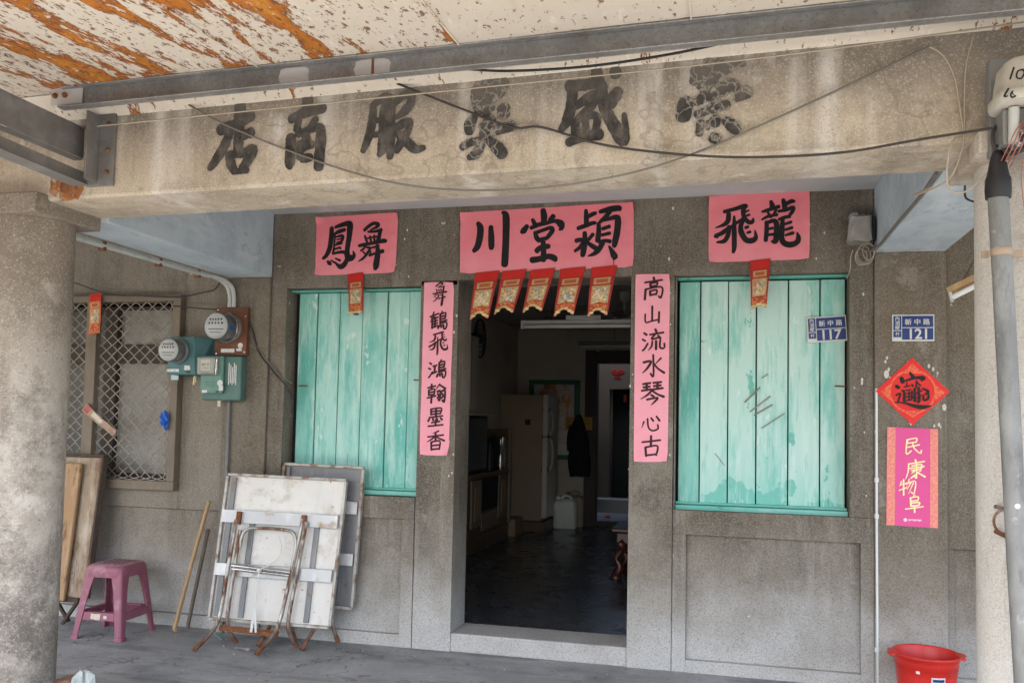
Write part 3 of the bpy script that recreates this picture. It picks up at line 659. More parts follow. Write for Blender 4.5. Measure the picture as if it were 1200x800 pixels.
# facade: solid pieces butted together round the openings, 5 mm joints
m = MB()
T = .30
m.box(-2.956, -2.845, 0, T, .941, 2.293)                       # strip left of the left shutter
m.box(-1.896, -1.644, 0, T, 0, 2.325)                         # door piers
m.box(-.550, -.292, 0, T, 0, 2.325)
m.box(.690, .818, 0, T, .936, 2.325)
m.box(-.286, -.281, 0.0, T, .937, 2.325)
# left parapet with recessed panel
m.box(-2.956, -1.902, 0, T, .802, .940)
m.box(-2.956, -2.80, 0, T, 0, .80)
m.box(-1.985, -1.902, 0, T, 0, .802)
m.box(-2.80, -1.985, 0, T, 0, .078)
m.box(-2.80, -1.985, .032, T, .078, .802)
# right parapet
m.box(-.287, .818, 0, T, .794, .935)
m.box(-.287, -.209, 0, T, 0, .794)
m.box(.748, .818, 0, T, 0, .794)
m.box(-.209, .748, 0, T, 0, .072)
m.box(-.209, .748, .034, T, .072, .794)
# joint backs
m.box(-1.902, -1.896, .012, T, 0, .940)
m.box(-.292, -.287, .012, T, 0, .935)
# head
m.box(-2.956, -1.650, 0, T, 2.293, 2.86)
m.box(-1.650, -.545, 0, T, 2.325, 2.86)
m.box(-.545, .818, 0, T, 2.325, 2.86)
random.seed(21)
def splash(m, spots, yy):
    for k, (x, z, r) in enumerate(spots):
        if (-.30 < x < .70 and z < 2.34) or (-2.86 < x < -1.88 and z < 2.31): continue
        pts = [(x + r * (1 + .5 * noise.noise(Vector((k, q, 1)))) * cos(2 * pi * q / 9) * .7, yy - k * .00004, z + r * (1 + .5 * noise.noise(Vector((k, q, 2)))) * sin(2 * pi * q / 9) * 1.2) for q in range(9)]
        m.add(pts, [tuple(range(9))], 1)
splash(m, [(random.choice((-2.05, -1.66, -.53, -.30, .49, .56, .77, -2.0)) + random.uniform(-.03, .03), random.uniform(1.0, 2.75), random.uniform(.003, .010)) for _ in range(60)], -.0015)
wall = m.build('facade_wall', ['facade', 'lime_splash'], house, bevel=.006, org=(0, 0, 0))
m = MB(); m.box(-1.644, -.550, 0.002, .302, 0, .114)
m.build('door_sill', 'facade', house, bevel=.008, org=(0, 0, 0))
for x0, x1, z in ((-3.285, -2.957, 2.369), (.819, 1.190, 2.427)):
    m = MB(); m.box(x0, x1, -.022, T, 0, z)
    if x0 > 0: splash(m, [(random.uniform(.85, 1.16), random.uniform(1.45, 1.85), random.uniform(.003, .011)) for _ in range(26)] + [(.88, 1.74, .020), (1.175, 1.56, .016), (.885, 1.60, .011), (1.12, 1.77, .010)], -.0235)
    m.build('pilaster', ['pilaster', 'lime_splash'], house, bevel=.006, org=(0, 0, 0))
# side beams and arcade ceiling
for x0, x1, z in ((-3.275, -2.958, 2.370), (.821, 1.188, 2.428)):
    m = MB(); m.box(x0, x1, -1.585, -.001, z, 2.86)
    m.build('side_beam', 'pale_blue_paint', house, bevel=.006, org=(0, 0, 0))
m = MB(); m.box(-2.957, .820, -1.585, -.001, 2.797, 2.86)
m.build('arcade_ceiling', 'ceiling_paint', house, org=(0, 0, 0))

# front beam: a real slab with a worn, wavering top edge
def beam_bot(x): return 2.391 + .0115 * (x + 3)
def beam_top(x): return 2.768 + .0185 * (x + 2.7) + .010 * noise.noise(Vector((x * 7, 3, 1))) + .006 * noise.noise(Vector((x * 31, 5, 1)))
bm_ = MB()
xs = [-7 + i * .05 for i in range(int((4.2 + 7) / .05) + 1)]
prof = []
for x in xs:
    r = .012
    bz, tz = beam_bot(x) + .003 * noise.noise(Vector((x * 9, 1, 7))), beam_top(x)
    prof.append([(x, -1.93, bz + r), (x, -1.93, bz + .13), (x, -1.93, bz + .26), (x, -1.93, tz - .006), (x, -1.924, tz), (x, -1.58, tz), (x, -1.58, bz), (x, -1.75, bz - .002), (x, -1.918, bz)])
n = len(prof[0])
vs = [p for r in prof for p in r]
fs = [(i * n + k, (i + 1) * n + k, (i + 1) * n + (k + 1) % n, i * n + (k + 1) % n) for i in range(len(xs) - 1) for k in range(n)]
bm_.add(vs, fs); bm_.add(prof[0], [tuple(range(n))]); bm_.add(prof[-1], [tuple(range(n))[::-1]])
beam = bm_.build('front_beam', 'beam_concrete', house, org=(0, 0, 0))
for key, crack in (('dian', 0), ('shang', 0), ('fu', 0), ('zhi', 1), ('sheng', 0), ('rong', 1)):
    x, z, st = traced(key)
    m = MB(); brush(m, [[(a, b, w * 1.16) for a, b, w in s_] for s_ in st], x, z, lambda a, b: -1.93, lift=.0015, step=.0004, jit=.14)
    m.build('painted_character', 'cracked_black_paint' if crack else 'worn_black_paint', beam, org=(x, -1.93, z))

# round columns with square caps
for cx, r, zt, zb, capx in ((-3.21, .192, 2.398, 2.324, .212), (1.058, .182, 2.432, 2.372, .222)):
    m = MB()
    m.lathe([(r * 1.01, -.3), (r * 1.005, .4), (r, 1.2), (r * .985, zb + .005)], (cx, -1.79, 0), 56)
    col = m.build('round_column', 'column_plaster' if cx < 0 else 'facade_pale', house, org=(cx, -1.79, 0))
    m = MB(); m.box(cx - capx, cx + capx, -2.0, -1.582, zb, zt + .02)
    m.build('column_cap', 'column_plaster' if cx < 0 else 'beam_concrete', col, bevel=.008, org=(cx, -1.79, 0))

# shutters: vertical planks between a head rail and a sill rail
def shutter(edges, z0, z1, yf, matn, rail_z, head_z, x0, x1):
    m = MB()
    m.box(x0 - .05, x1 + .05, yf + .045, yf + .06, z0 - .02, z1, 1)
    for i in range(len(edges) - 1):
        a, b = edges[i] + .0035, edges[i + 1] - .0035
        dy = random.uniform(-.006, .006); w = random.uniform(-.0025, .0025)
        if i == len(edges) - 2: b = edges[i + 1]
        zb = rail_z - .004 + random.uniform(0, .006)
        m.hexa([(a, yf + dy, zb), (b, yf + dy + w, zb), (b, yf + dy + .03, zb), (a, yf + dy + .03, zb),
                (a + w, yf + dy, z1), (b + w, yf + dy + w, z1), (b + w, yf + dy + .03, z1), (a + w, yf + dy + .03, z1)], 2 if i == 0 else 0)
    sh = m.build('window_shutter', [matn, 'dark_gap', 'mint_paint_dark'], house, bevel=.004, org=((x0 + x1) / 2, yf, z0))
    m = MB(); m.box(x0 + .002, x1 - .002, yf - .050, yf + .012, rail_z - .042, rail_z - .013)
    m.box(x0 + .002, x1 - .002, yf - .018, yf + .010, rail_z - .011, rail_z + .004)
    m.build('sill_rail', 'teal_trim', sh, bevel=.004, org=((x0 + x1) / 2, yf, z0))
    m = MB(); m.box(x0 + .002, x1 - .002, yf - .045, yf + .03, head_z - .012, head_z)
    m.build('head_rail', 'teal_trim', sh, bevel=.003, org=((x0 + x1) / 2, yf, z0))
    return sh
sL = shutter([-2.806, -2.667, -2.504, -2.338, -2.161, -2.009, -1.897], .943, 2.272, .10, 'mint_paint_left', .985, 2.288, -2.845, -1.896)
sL['label'] = 'mint green plank shutter with teal brush marks left of the door'
sR = shutter([-.268, -.141, .022, .184, .364, .540, .676], .937, 2.300, .10, 'mint_paint_right', .975, 2.322, -.281, .690)
sR['label'] = 'pale mint plank shutter with peeling paint right of the door'
for x, z, s_, sh in ((-2.75, 1.645, 1, sL), (-1.925, 1.69, -1, sL), (.655, 1.675, -1, sR)):
    m = MB(); m.tube([(x - .03 * s_, .085, z), (x + .035 * s_, .08, z + .002)], .0045, 6)
    m.build('latch_bar', 'rust', sh)
# split lines scratched into the right shutter
m = MB()
for a, b in (((868, 468), (886, 438)), ((874, 470), (900, 446)), ((880, 478), (902, 455)), ((889, 488), (916, 468))):
    pass
for x0, z0, x1, z1, w in ((.118, 1.575, .205, 1.665, .010), (.148, 1.52, .265, 1.615, .008), (.172, 1.50, .275, 1.565, .009), (.215, 1.425, .345, 1.515, .006), (-.05, 1.27, .005, 1.20, .004), (.215, 1.72, .25, 1.745, .006)):
    m.bar((x0, .0915, z0), (x1, .0915, z1), w, .004, (0, 1, 0))
m.build('scratch_marks', 'brown_tape', sR)

# unseen upper storey and slab added to block sky light; room shell
m = MB()
m.box(-7, 4.2, -1.56, .30, 2.866, 3.05)
m.box(-7, 4.2, -1.56, -1.36, 3.05, 6.2)
m.box(-7, 4.2, -1.36, 6.30, 6.0, 6.2)
m.box(-7, -6.8, -1.36, 6.3, 3.05, 6.0); m.box(4.0, 4.2, -1.36, 6.3, 3.05, 6.0); m.box(-6.8, 4.0, 6.1, 6.3, 3.05, 6.0)
m.build('upper_storey_light_block', 'raw_concrete', house, org=(0, 0, 0))
m = MB()
m.box(-2.88, -2.735, .304, 6.15, -.2, 2.70)
m.box(1.40, 1.55, .304, 6.15, -.2, 2.70)
m.box(-2.735, -2.62, 3.72, 3.95, .1, 2.70)                    # wall pier
# back wall with a doorway
m.box(-2.88, -1.80, 6.15, 6.30, -.2, 2.70)
m.box(-.80, 1.55, 6.15, 6.30, -.2, 2.70)
m.box(-1.80, -.80, 6.15, 6.30, 2.43, 2.70)
m.box(-2.73, -2.46, 3.02, 3.30, 1.55, 2.30)
m.build('room_wall', 'room_wall', house, org=(0, 0, 0))
m = MB(); m.box(-2.88, 1.55, .304, 6.30, 2.702, 2.80)
m.build('room_ceiling', 'room_ceiling', house, org=(0, 0, 0))
m = MB()
m.box(-1.797, -1.635, 6.10, 6.296, .098, 2.415); m.box(-.96, -.80, 6.10, 6.296, .098, 2.415)
m.box(-1.635, -.96, 6.10, 6.296, 2.25, 2.415); m.box(-1.635, -.96, 6.10, 6.296, .098, .16)
df = m.build('back_doorway', 'dark_wood_frame', house, bevel=.01, org=(-1.3, 6.15, .1))
# rear yard; an added unseen roof dims it, leaving a slit of sky
m = MB()
m.box(-3.35, -3.2, 6.30, 9.2, -.2, 2.6); m.box(1.40, 1.55, 6.30, 9.2, -.2, 2.6)
m.box(-3.2, -1.75, 8.3, 8.45, -.2, 2.6); m.box(-.6, 1.4, 8.3, 8.45, -.2, 2.6); m.box(-1.75, -.6, 8.3, 8.45, 2.0, 2.6)
m.box(-3.2, 1.4, 9.05, 9.2, -.2, 2.6); m.box(-3.35, 1.55, 6.30, 7.75, 2.6, 2.7)
m.build('yard_wall_dimming_roof', 'yard_wall_dimming_roof', house, org=(0, 0, 0))
m = MB(); m.box(-1.9, -.4, 8.452, 9.05, 2.05, 2.2); m.box(-1.72, -.62, 8.46, 8.5, .30, 2.0)
m.build('yard_doorway_dark', 'dark_gap', house, org=(0, 0, 0))  # black panel fills the open doorway, standing in for the darkness beyond

# ================================================================ NEIGHBOURS
nb = thing('neighbour_house', 'neighbouring pebble dash house front with a diamond mesh window on the left', 'building', (-4.4, .03, 0))
m = MB()
m.box(-3.632, -3.286, .03, .30, .79, 2.9)
m.box(-8, -5.10, .03, .30, .79, 2.9)
m.box(-5.10, -3.632, .03, .30, 2.262, 2.9)
m.box(-5.10, -3.632, .03, .30, .79, .918)
m.box(-8, -3.286, .052, .30, .086, .788)
m.box(-8, -3.286, .034, .30, 0, .084)
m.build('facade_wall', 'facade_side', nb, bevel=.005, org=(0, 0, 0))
m = MB()
m.box(-8, -3.276, -1.585, .02, 2.80, 2.86)
m.build('arcade_ceiling', 'ceiling_paint', nb, org=(0, 0, 0))
# outer window frame and mesh
m = MB()
z0, z1, xa, xb = .918, 2.262, -5.10, -3.632
m.box(xa, xb, -.03, .09, z1 - .045, z1); m.box(xa, xb, -.03, .09, z0, z0 + .062)
m.box(xb - .06, xb, -.03, .09, z0 + .062, z1 - .045); m.box(xa, xa + .06, -.03, .09, z0 + .062, z1 - .045)
m.box(-4.375, -4.290, -.042, .012, z0 + .062, z1 - .045)
fr = m.build('window_frame', 'brown_frame', nb, bevel=.004)
m = MB()
cw, ch = .090, .152
X0, X1, Z0, Z1 = xa + .06, xb - .06, z0 + .062, z1 - .045
nrow = int((Z1 - Z0) / (ch / 2)) + 1
ncol = int((X1 - X0) / cw) + 2
for i in range(ncol + 1):
    for s_ in (1, -1):
        pts = []
        for j in range(nrow + 1):
            q = (j % 2)
            x = X0 + i * cw + s_ * (cw / 2) * (1 if q else -1)
            z = Z1 - j * ch / 2
            jx = .004 * noise.noise(Vector((x * 5, z * 5, 2)))
            pts.append((min(max(x + jx, X0), X1), -.004 + .004 * s_, max(z, Z0)))
        for a, b in zip(pts[:-1], pts[1:]):
            if abs(a[0] - b[0]) > .005 and (Vector(a) - Vector(b)).length > .03:
                m.bar(a, b, .0062, .0035, (0, 1, 0))
m.build('diamond_mesh', 'mesh_wire', fr)
# inner window behind the mesh
m = MB()
PX, RB, RT = -4.30, 1.80, 1.94
m.box(xa, xb, .20, .26, 2.19, z1 - .045); m.box(xa, xb, .20, .26, z0 + .06, 1.01)
m.box(xa, xb, .195, .26, RB, RT)
for x in (PX - .11, -4.95): m.box(x, x + .11 - .003, .19, .255, 1.01, 2.19)
m.box(xb - .075, xb, .20, .26, 1.01, 2.19)
inw = m.build('inner_window', 'dark_wood_frame', nb, bevel=.004)
for x0_, x1_, z0_, z1_ in ((PX, -3.707, 1.01, RB), (PX, -3.707, RT, 2.19), (-4.85, PX - .11, 1.01, RB), (-4.85, PX - .11, RT, 2.19), (-5.1, -4.95, 1.01, RB), (-5.1, -4.95, RT, 2.19)):
    m = MB(); m.box(x0_, x1_, .232 if x0_ > -4.5 else .25, .238 if x0_ > -4.5 else .256, z0_, z1_)
    m.build('window_pane', 'wired_glass' if x0_ > -4.5 else 'dim_glass', inw)
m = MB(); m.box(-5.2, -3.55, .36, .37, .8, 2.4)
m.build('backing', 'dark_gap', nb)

nr = thing('next_house', 'pebble dash house front of number 121 behind the right column', 'building', (1.9, .03, 0))
m = MB()
m.box(1.191, 5, .03, .30, .782, 2.9); m.box(1.191, 1.232, .03, .30, 0, .782); m.box(1.232, 5, .06, .30, .085, .782); m.box(1.232, 5, .03, .30, 0, .085)
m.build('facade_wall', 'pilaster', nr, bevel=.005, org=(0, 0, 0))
m = MB(); m.box(1.189, 5, -1.585, .02, 2.84, 2.88)
m.build('arcade_ceiling', 'ceiling_paint', nr, org=(0, 0, 0))

# ================================================================ METAL AWNING
aw = thing('metal_awning', 'metal sheet awning roof with flaking cream paint and orange rust on a galvanised angle purlin', 'awning', (-1, -2.08, 2.8))
def roof_z(x, y): return 2.868 + .018 * (x + 1) + .074 * (y + 2.08)
seams = [-9.7, -8.83, -7.96, -7.08, -6.2, -5.33, -4.46, -3.59, -2.72, -1.855, -1.00, -.13, .74, 1.61, 2.48]  # leftmost sheets lie out of view, added to keep sun off the wall
for i in range(len(seams) - 1):
    a, b = seams[i] + .003, seams[i + 1] + .030
    k = 0.0
    m = MB()
    def fn(u, v, a=a, b=b, k=k):
        x = a + (b - a) * u; y = -4.35 + (4.35 - 1.563) * v
        return (x, y, roof_z(x, y) + max(0, (u - .96)) / .04 * .007 + .003 * noise.noise(Vector((x * 1.5, y * 1.5, 4))))
    nu, nv = 12, 24
    vs = [fn(p / nu, q / nv) for q in range(nv + 1) for p in range(nu + 1)]
    f1 = [(q * (nu + 1) + p, (q + 1) * (nu + 1) + p, (q + 1) * (nu + 1) + p + 1, q * (nu + 1) + p + 1) for q in range(nv) for p in range(nu)]
    m.add(vs, f1, 0, True)
    m.add([(x, y, z + .0025) for x, y, z in vs], [f[::-1] for f in f1], 0, True)
    m.bar((a + .003, -4.35, roof_z(a, -4.35) - .003), (a + .003, -1.60, roof_z(a, -1.60) - .003), .006, .010)
    m.build('roof_sheet', 'flaking_heavy' if seams[i + 1] < -1.8 else ('flaking_medium' if seams[i + 1] < -.9 else 'flaking_light'), aw, org=(seams[i], 0, roof_z(a, 0)))
def pz(x): return 2.741 + .0172 * (x + 2.7)
m = MB()
xa, xb = -2.80, 4.0
yv = -2.08
h = .094
for (y0, y1, d0, d1) in ((yv, yv + .006, .0, h), (yv - .040, yv, .0, .006), (yv - .034, yv, h - .006, h - .0001)):
    m.hexa([(xa, y0, pz(xa) + d0), (xb, y0, pz(xb) + d0), (xb, y1, pz(xb) + d0), (xa, y1, pz(xa) + d0),
            (xa, y0, pz(xa) + d1), (xb, y0, pz(xb) + d1), (xb, y1, pz(xb) + d1), (xa, y1, pz(xa) + d1)])
pu = m.build('purlin', 'galvanised_steel', aw, bevel=.0015, seg=1, org=(0, yv, 2.75))
for x, w in ((-1.70, .13), (-1.36, .15)):
    m = MB(); pts = []
    for k in range(18):
        a = 2 * pi * k / 18
        pts.append((x + w / 2 * max(-1, min(1, 1.25 * cos(a))) * (1 + .12 * noise.noise(Vector((k * .9, x, 0)))), yv - .0012, pz(x) + h / 2 + .035 * max(-1, min(1, 1.3 * sin(a)))))
    m.add(pts, [tuple(range(18))])
    m.build('paint_patch', 'primer_patch', pu)
m = MB(); m.box(-1.362, -1.352, yv - .004, yv - .0016, pz(-1.36) + .008, pz(-1.36) + h - .01)
m.build('weld_seam', 'rust', pu)
m = MB()
m.box(-2.86, -2.70, yv - .010, yv - .002, pz(-2.8) + .022, pz(-2.8) + h + .004)
m.build('cleat', 'primer_patch', pu, bevel=.002)
m = MB()
for x in (-2.835, -2.785): m.lathe([(.012, 0), (.012, .008), (.006, .009), (.006, .016)], (x, yv - .010, pz(-2.8) + .062), 10, 'Y')
m.build('bolt', 'rust', pu)
# turned down sheet edge added at the beam, angled to catch ground bounce
m = MB()
fx = [-6.5 + .1 * k for k in range(104)]
fv = []
for x in fx:
    zb = 2.755 + .0185 * (x + 2.7)
    fv += [(x, -1.926, zb), (x, -1.99, zb + (roof_z(x, -2.036) - .003 - zb) * .62), (x, -2.036, roof_z(x, -2.036) - .003)]
m.add(fv, [(3 * k + j, 3 * k + 3 + j, 3 * k + 4 + j, 3 * k + 1 + j) for k in range(len(fx) - 1) for j in (0, 1)], 0, True)
m.build('bounce_flashing', 'flaking_light', aw, org=(0, -1.98, 2.8))
# bracket arm, brace and wall channel
m = MB()
ax = -2.797
m.box(ax - .005, ax, -4.2, -1.95, 2.566, 2.700); m.box(ax - .05, ax - .0005, -4.2, -1.95, 2.701, 2.707); m.box(ax - .05, ax - .0055, -4.2, -1.95, 2.560, 2.566)
m.build('bracket_arm', 'weathered_steel', aw, bevel=.002, seg=1, org=(ax, -2.5, 2.6))
m = MB()
m.bar((ax - .02, -1.94, 2.478), (ax - .02, -4.15, 2.535), .05, .055)
m.bar((ax - .02, -1.94, 2.449), (ax - .02, -4.15, 2.505), .085, .005)
m.build('brace', 'weathered_steel', aw, bevel=.002, seg=1, org=(ax, -2.5, 2.5))
m = MB()
m.box(-2.79, -2.645, -1.945, -1.932, 2.44, 2.766)
m.box(-2.735, -2.725, -2.02, -1.945, 2.455, 2.76)
m.box(-2.80, -2.735, -1.975, -1.945, 2.70, 2.712)
ch = m.build('wall_channel', 'weathered_steel', aw, bevel=.003, org=(ax, -1.95, 2.5))
m = MB()
for z in (2.50, 2.60, 2.72): m.lathe([(.010, 0), (.010, .008), (.005, .009), (.005, .014)], (-2.675, -1.945, z), 8, 'Y')
m.build('anchor_bolt', 'rust', ch)
m = MB()
for (cx_, cz_, r_) in ((-2.895, 2.455, .075), (-2.89, 2.43, .05)):
    m.add([(cx_ + r_ * 1.2 * (1 + .3 * noise.noise(Vector((k * .7, r_ * 50, 1)))) * cos(2 * pi * k / 22), -1.9312 - r_ * .004, cz_ + r_ * (1 + .3 * noise.noise(Vector((k * .7, r_ * 50, 5)))) * sin(2 * pi * k / 22)) for k in range(22)], [tuple(range(22))])
m.build('rust_stain', 'rust_stain', beam)
m = MB()
m.lathe([(.034, 0), (.030, .004), (.014, .006)], (-2.895, -1.931, 2.452), 14, 'Y', sx=1.25)
m.build('rust_bolt', 'rust', ch)

# ================================================================ PINK PAPER BANNERS
def paper_depth(seed, amp=.008, base=-.008):
    return lambda x, z: base - amp * (noise.noise(Vector((x * 6, z * 6, seed))) * .6 + .4 * noise.noise(Vector((x * 17, z * 17, seed + 4))))
def banner(name, label, cat, quad, chars, seed, matn, group=None, ink='black_ink'):
    """quad: TL, TR, BR, BL as (x, z)"""
    cx = sum(q[0] for q in quad) / 4; cz = min(q[1] for q in quad)
    t = thing(name, label, cat, (cx, -.005, cz), group)
    d = paper_depth(seed)
    def fn(u, v):
        x = (quad[0][0] * (1 - u) + quad[1][0] * u) * (1 - v) + (quad[3][0] * (1 - u) + quad[2][0] * u) * v
        z = (quad[0][1] * (1 - u) + quad[1][1] * u) * (1 - v) + (quad[3][1] * (1 - u) + quad[2][1] * u) * v
        e = max(0, abs(u - .5) - .44) * .04 * noise.noise(Vector((v * 5, seed, 2))) + max(0, abs(v - .5) - .45) * .04 * noise.noise(Vector((u * 7, seed, 5)))
        return (x, d(x, z) - abs(e), z)
    w, h = abs(quad[1][0] - quad[0][0]), abs(quad[0][1] - quad[3][1])
    fn0 = fn
    def fn(u, v):
        p = fn0(u, v); k = abs(u - .5) * w; q = abs(v - .5) * h
        c = max(0.0, (k - (w / 2 - .05)) / .05) * max(0.0, (q - (h / 2 - .06)) / .06)
        s_ = .55 + .9 * noise.noise(Vector((seed * 3.7 + (u > .5) * 5, (v > .5) * 7.3, 1.5)))
        return (p[0] - (1 if u > .5 else -1) * c * .004, p[1] - max(0, s_) * .030 * c, p[2] + (1 if v > .5 else -1) * c * .005)
    m = MB().sheet(fn, max(10, int(w * 70)), max(10, int(h * 70)), .0006)
    m.build('paper_sheet', matn, t)
    for c in chars:
        if c[0] == 'T':
            x, z, st = traced(c[1]); 
        else:
            _, st, x, z = c
        m = MB(); brush(m, st, x, z, d, lift=.0016)
        m.build('written_character', ink, t, org=(x, -.006, z))
    return t
banner('horizontal_banner', 'wide pink paper banner with three large black characters above the open doorway', 'paper banner',
       [(-1.641, 2.757), (-.541, 2.779), (-.537, 2.381), (-1.634, 2.364)], [('T', 'chuan'), ('T', 'tang'), ('T', 'ying')], 1, 'pink_paper', 'pink lintel banners')
banner('horizontal_banner', 'pink paper square with two black characters above the left shutter', 'paper banner',
       [(-2.641, 2.764), (-2.063, 2.776), (-2.071, 2.381), (-2.640, 2.372)], [('T', 'feng'), ('T', 'wu')], 2, 'pink_paper', 'pink lintel banners')
banner('horizontal_banner', 'pink paper square with two black characters above the right shutter', 'paper banner',
       [(-.097, 2.794), (.474, 2.803), (.472, 2.402), (-.096, 2.396)], [('T', 'fei'), ('T', 'long')], 3, 'pink_paper', 'pink lintel banners')
S = .125
left = [('G', rescale('wu', .145), -1.765, 2.235), ('G', grid(GLYPH['he'], S), -1.770, 2.065), ('G', rescale('fei', .145), -1.767, 1.920), ('G', grid(GLYPH['hong'], S), -1.769, 1.756),
        ('G', grid(GLYPH['han'], S), -1.772, 1.603), ('G', grid(GLYPH['mo'], S * .98), -1.770, 1.452), ('G', grid(GLYPH['xiang'], S), -1.769, 1.306)]
banner('couplet_scroll', 'narrow pink couplet strip with seven characters beside the left shutter', 'paper scroll',
       [(-1.872, 2.315), (-1.671, 2.312), (-1.680, 1.211), (-1.875, 1.211)], left, 4, 'pink_paper_pale', 'door couplets', 'thin_ink')
right = [('G', grid(GLYPH[k], s_), x, z) for k, x, z, s_ in (('gao', -.416, 2.247, .13), ('shan', -.422, 2.089, .115), ('liu', -.413, 1.935, .135), ('shui', -.413, 1.781, .135), ('qin', -.416, 1.618, .14), ('xin', -.419, 1.445, .12), ('gu', -.420, 1.303, .125))]
banner('couplet_scroll', 'narrow pink couplet strip with seven characters beside the right shutter', 'paper scroll',
       [(-.525, 2.337), (-.319, 2.334), (-.321, 1.215), (-.522, 1.208)], right, 5, 'pink_paper_pale', 'door couplets', 'thin_ink')

# ================================================================ HANGING RED PAPER CHARMS
def charm(label, top, bot, w0, w1, y0, y1, notch=.018, style=0, group='red paper charms', curl=.012, seed=0):
    """top, bot: (x, z) of the middle of both short edges"""
    t = thing('paper_charm', label, 'paper charm', (top[0], y0, top[1]), group)
    def F(u, v, lift=0.0):
        cx = top[0] + (bot[0] - top[0]) * v; cz = top[1] + (bot[1] - top[1]) * v
        w = w0 + (w1 - w0) * v
        n_ = notch * v * max(0, 1 - (2 * u - 1) ** 2 * 1.6) if v > .8 else 0
        y = y0 + (y1 - y0) * v - curl * (v ** 2) * (1 - (2 * u - 1) ** 2) - .006 * sin(v * 5 + seed) * v + .004 * noise.noise(Vector((u * 2, v * 3, seed)))
        return (cx + (u - .5) * w, y - lift, cz + n_ + (u - .5) * (.012 if style != 3 else .0))
    mats = {0: 'red_charm', 1: 'red_charm', 2: 'faded_red_charm', 3: 'faded_paper'}[style]
    m = MB().sheet(lambda u, v: F(u, v), 10, 22, .0006); m.build('red_paper', mats, t)
    def patch(name, matn, u0, u1, v0, v1, lift):
        mm = MB().sheet(lambda u, v: F(u0 + (u1 - u0) * u, v0 + (v1 - v0) * v, lift), 8, 8)
        mm.build(name, matn, t)
    if style != 3:
        patch('foil_top', 'red_foil', .02, .98, .01, .20, .0012)
    patch('title_panel', 'charm_gold', .15, .85, .225, .355, .0014)
    patch('title_lettering', 'charm_text', .26, .74, .255, .325, .0022)
    patch('picture_border', 'charm_gold', .10, .90, .385, .755, .0014)
    patch('picture_panel', 'charm_picture', .17, .83, .415, .725, .0022)
    patch('lattice_band', 'charm_lattice', .06, .94, .775, .93, .0014)
    if style in (0, 1):
        patch('gold_edge', 'pale_gold', .02, .98, .935, .992, .0016)
        mm = MB()
        for u in (.2, .8):
            p = F(u, .965, .004); mm.lathe([(.002, -.004), (.014, 0), (.012, .004), (.002, .006)], p, 10, 'Y', sx=1.2, sy=.8)
        mm.build('gold_cloud', 'pale_gold', t)
    return t
words = ['leftmost of the five red paper charms hanging in the doorway', 'red paper charm in the doorway, second of five from the left', 'middle red paper charm of the five hanging in the doorway',
         'red paper charm in the doorway, fourth of five from the left', 'rightmost of the five red paper charms hanging in the doorway']
for i, (tx, tz, bx, bz) in enumerate(((-1.451, 2.372, -1.492, 2.068), (-1.275, 2.378, -1.329, 2.098), (-1.095, 2.380, -1.149, 2.108), (-.906, 2.383, -.951, 2.084), (-.714, 2.387, -.748, 2.079))):
    charm(words[i], (tx, tz), (bx, bz), .158, .122, -.016, -.05 - .012 * (i % 2), notch=.034, seed=i * 1.7)
charm('red and gold paper charm hanging over the left mint shutter', (-2.348, 2.382), (-2.325, 2.110), .108, .10, -.016, -.035, .0, 1, seed=3, curl=.02)
charm('red and gold paper charm hanging over the right mint shutter', (.199, 2.405), (.191, 2.118), .115, .088, -.016, -.03, .012, 1, seed=5)
charm('orange faded paper charm at the top of the mesh window', (-4.303, 2.275), (-4.290, 1.990), .095, .09, -.052, -.062, .0, 2, seed=8, curl=.006)
t = thing('paper_charm', 'torn faded paper charm hanging askew on the window mullion', 'paper charm', (-4.32, -.05, 1.45), 'red paper charms')
def tilt(u, v, lift=0.0):
    a, b = Vector((-4.345, 1.480)), Vector((-4.085, 1.300))
    d = (b - a).normalized(); q = Vector((-d.y, d.x))
    p = a + (b - a) * v + q * (u - .5) * (.062 - .018 * v + .008 * noise.noise(Vector((v * 6, u, 3))))
    return (p.x, -.052 - .012 * sin(v * 3) - .012 * (2 * u - 1) ** 2 - lift, p.y)
MB().sheet(tilt, 5, 16, .0006).build('red_paper', 'faded_paper', t)
MB().sheet(lambda u, v: tilt(.1 + .8 * u, .02 + .16 * v, .0012), 4, 4).build('foil_top', 'faded_red', t)
MB().sheet(lambda u, v: tilt(.2 + .6 * u, .27 + .32 * v, .0012), 4, 4).build('title_panel', 'label_cream', t)
m = MB().sheet(lambda u, v: (-2.398 + .035 * u, .086, 2.12 + .085 * v), 2, 2, .001)
tag(m.build('sticker', 'plate_blue', org=(-2.38, .086, 2.12)), 'small dark blue sticker half behind the charm on the left shutter', 'sticker')

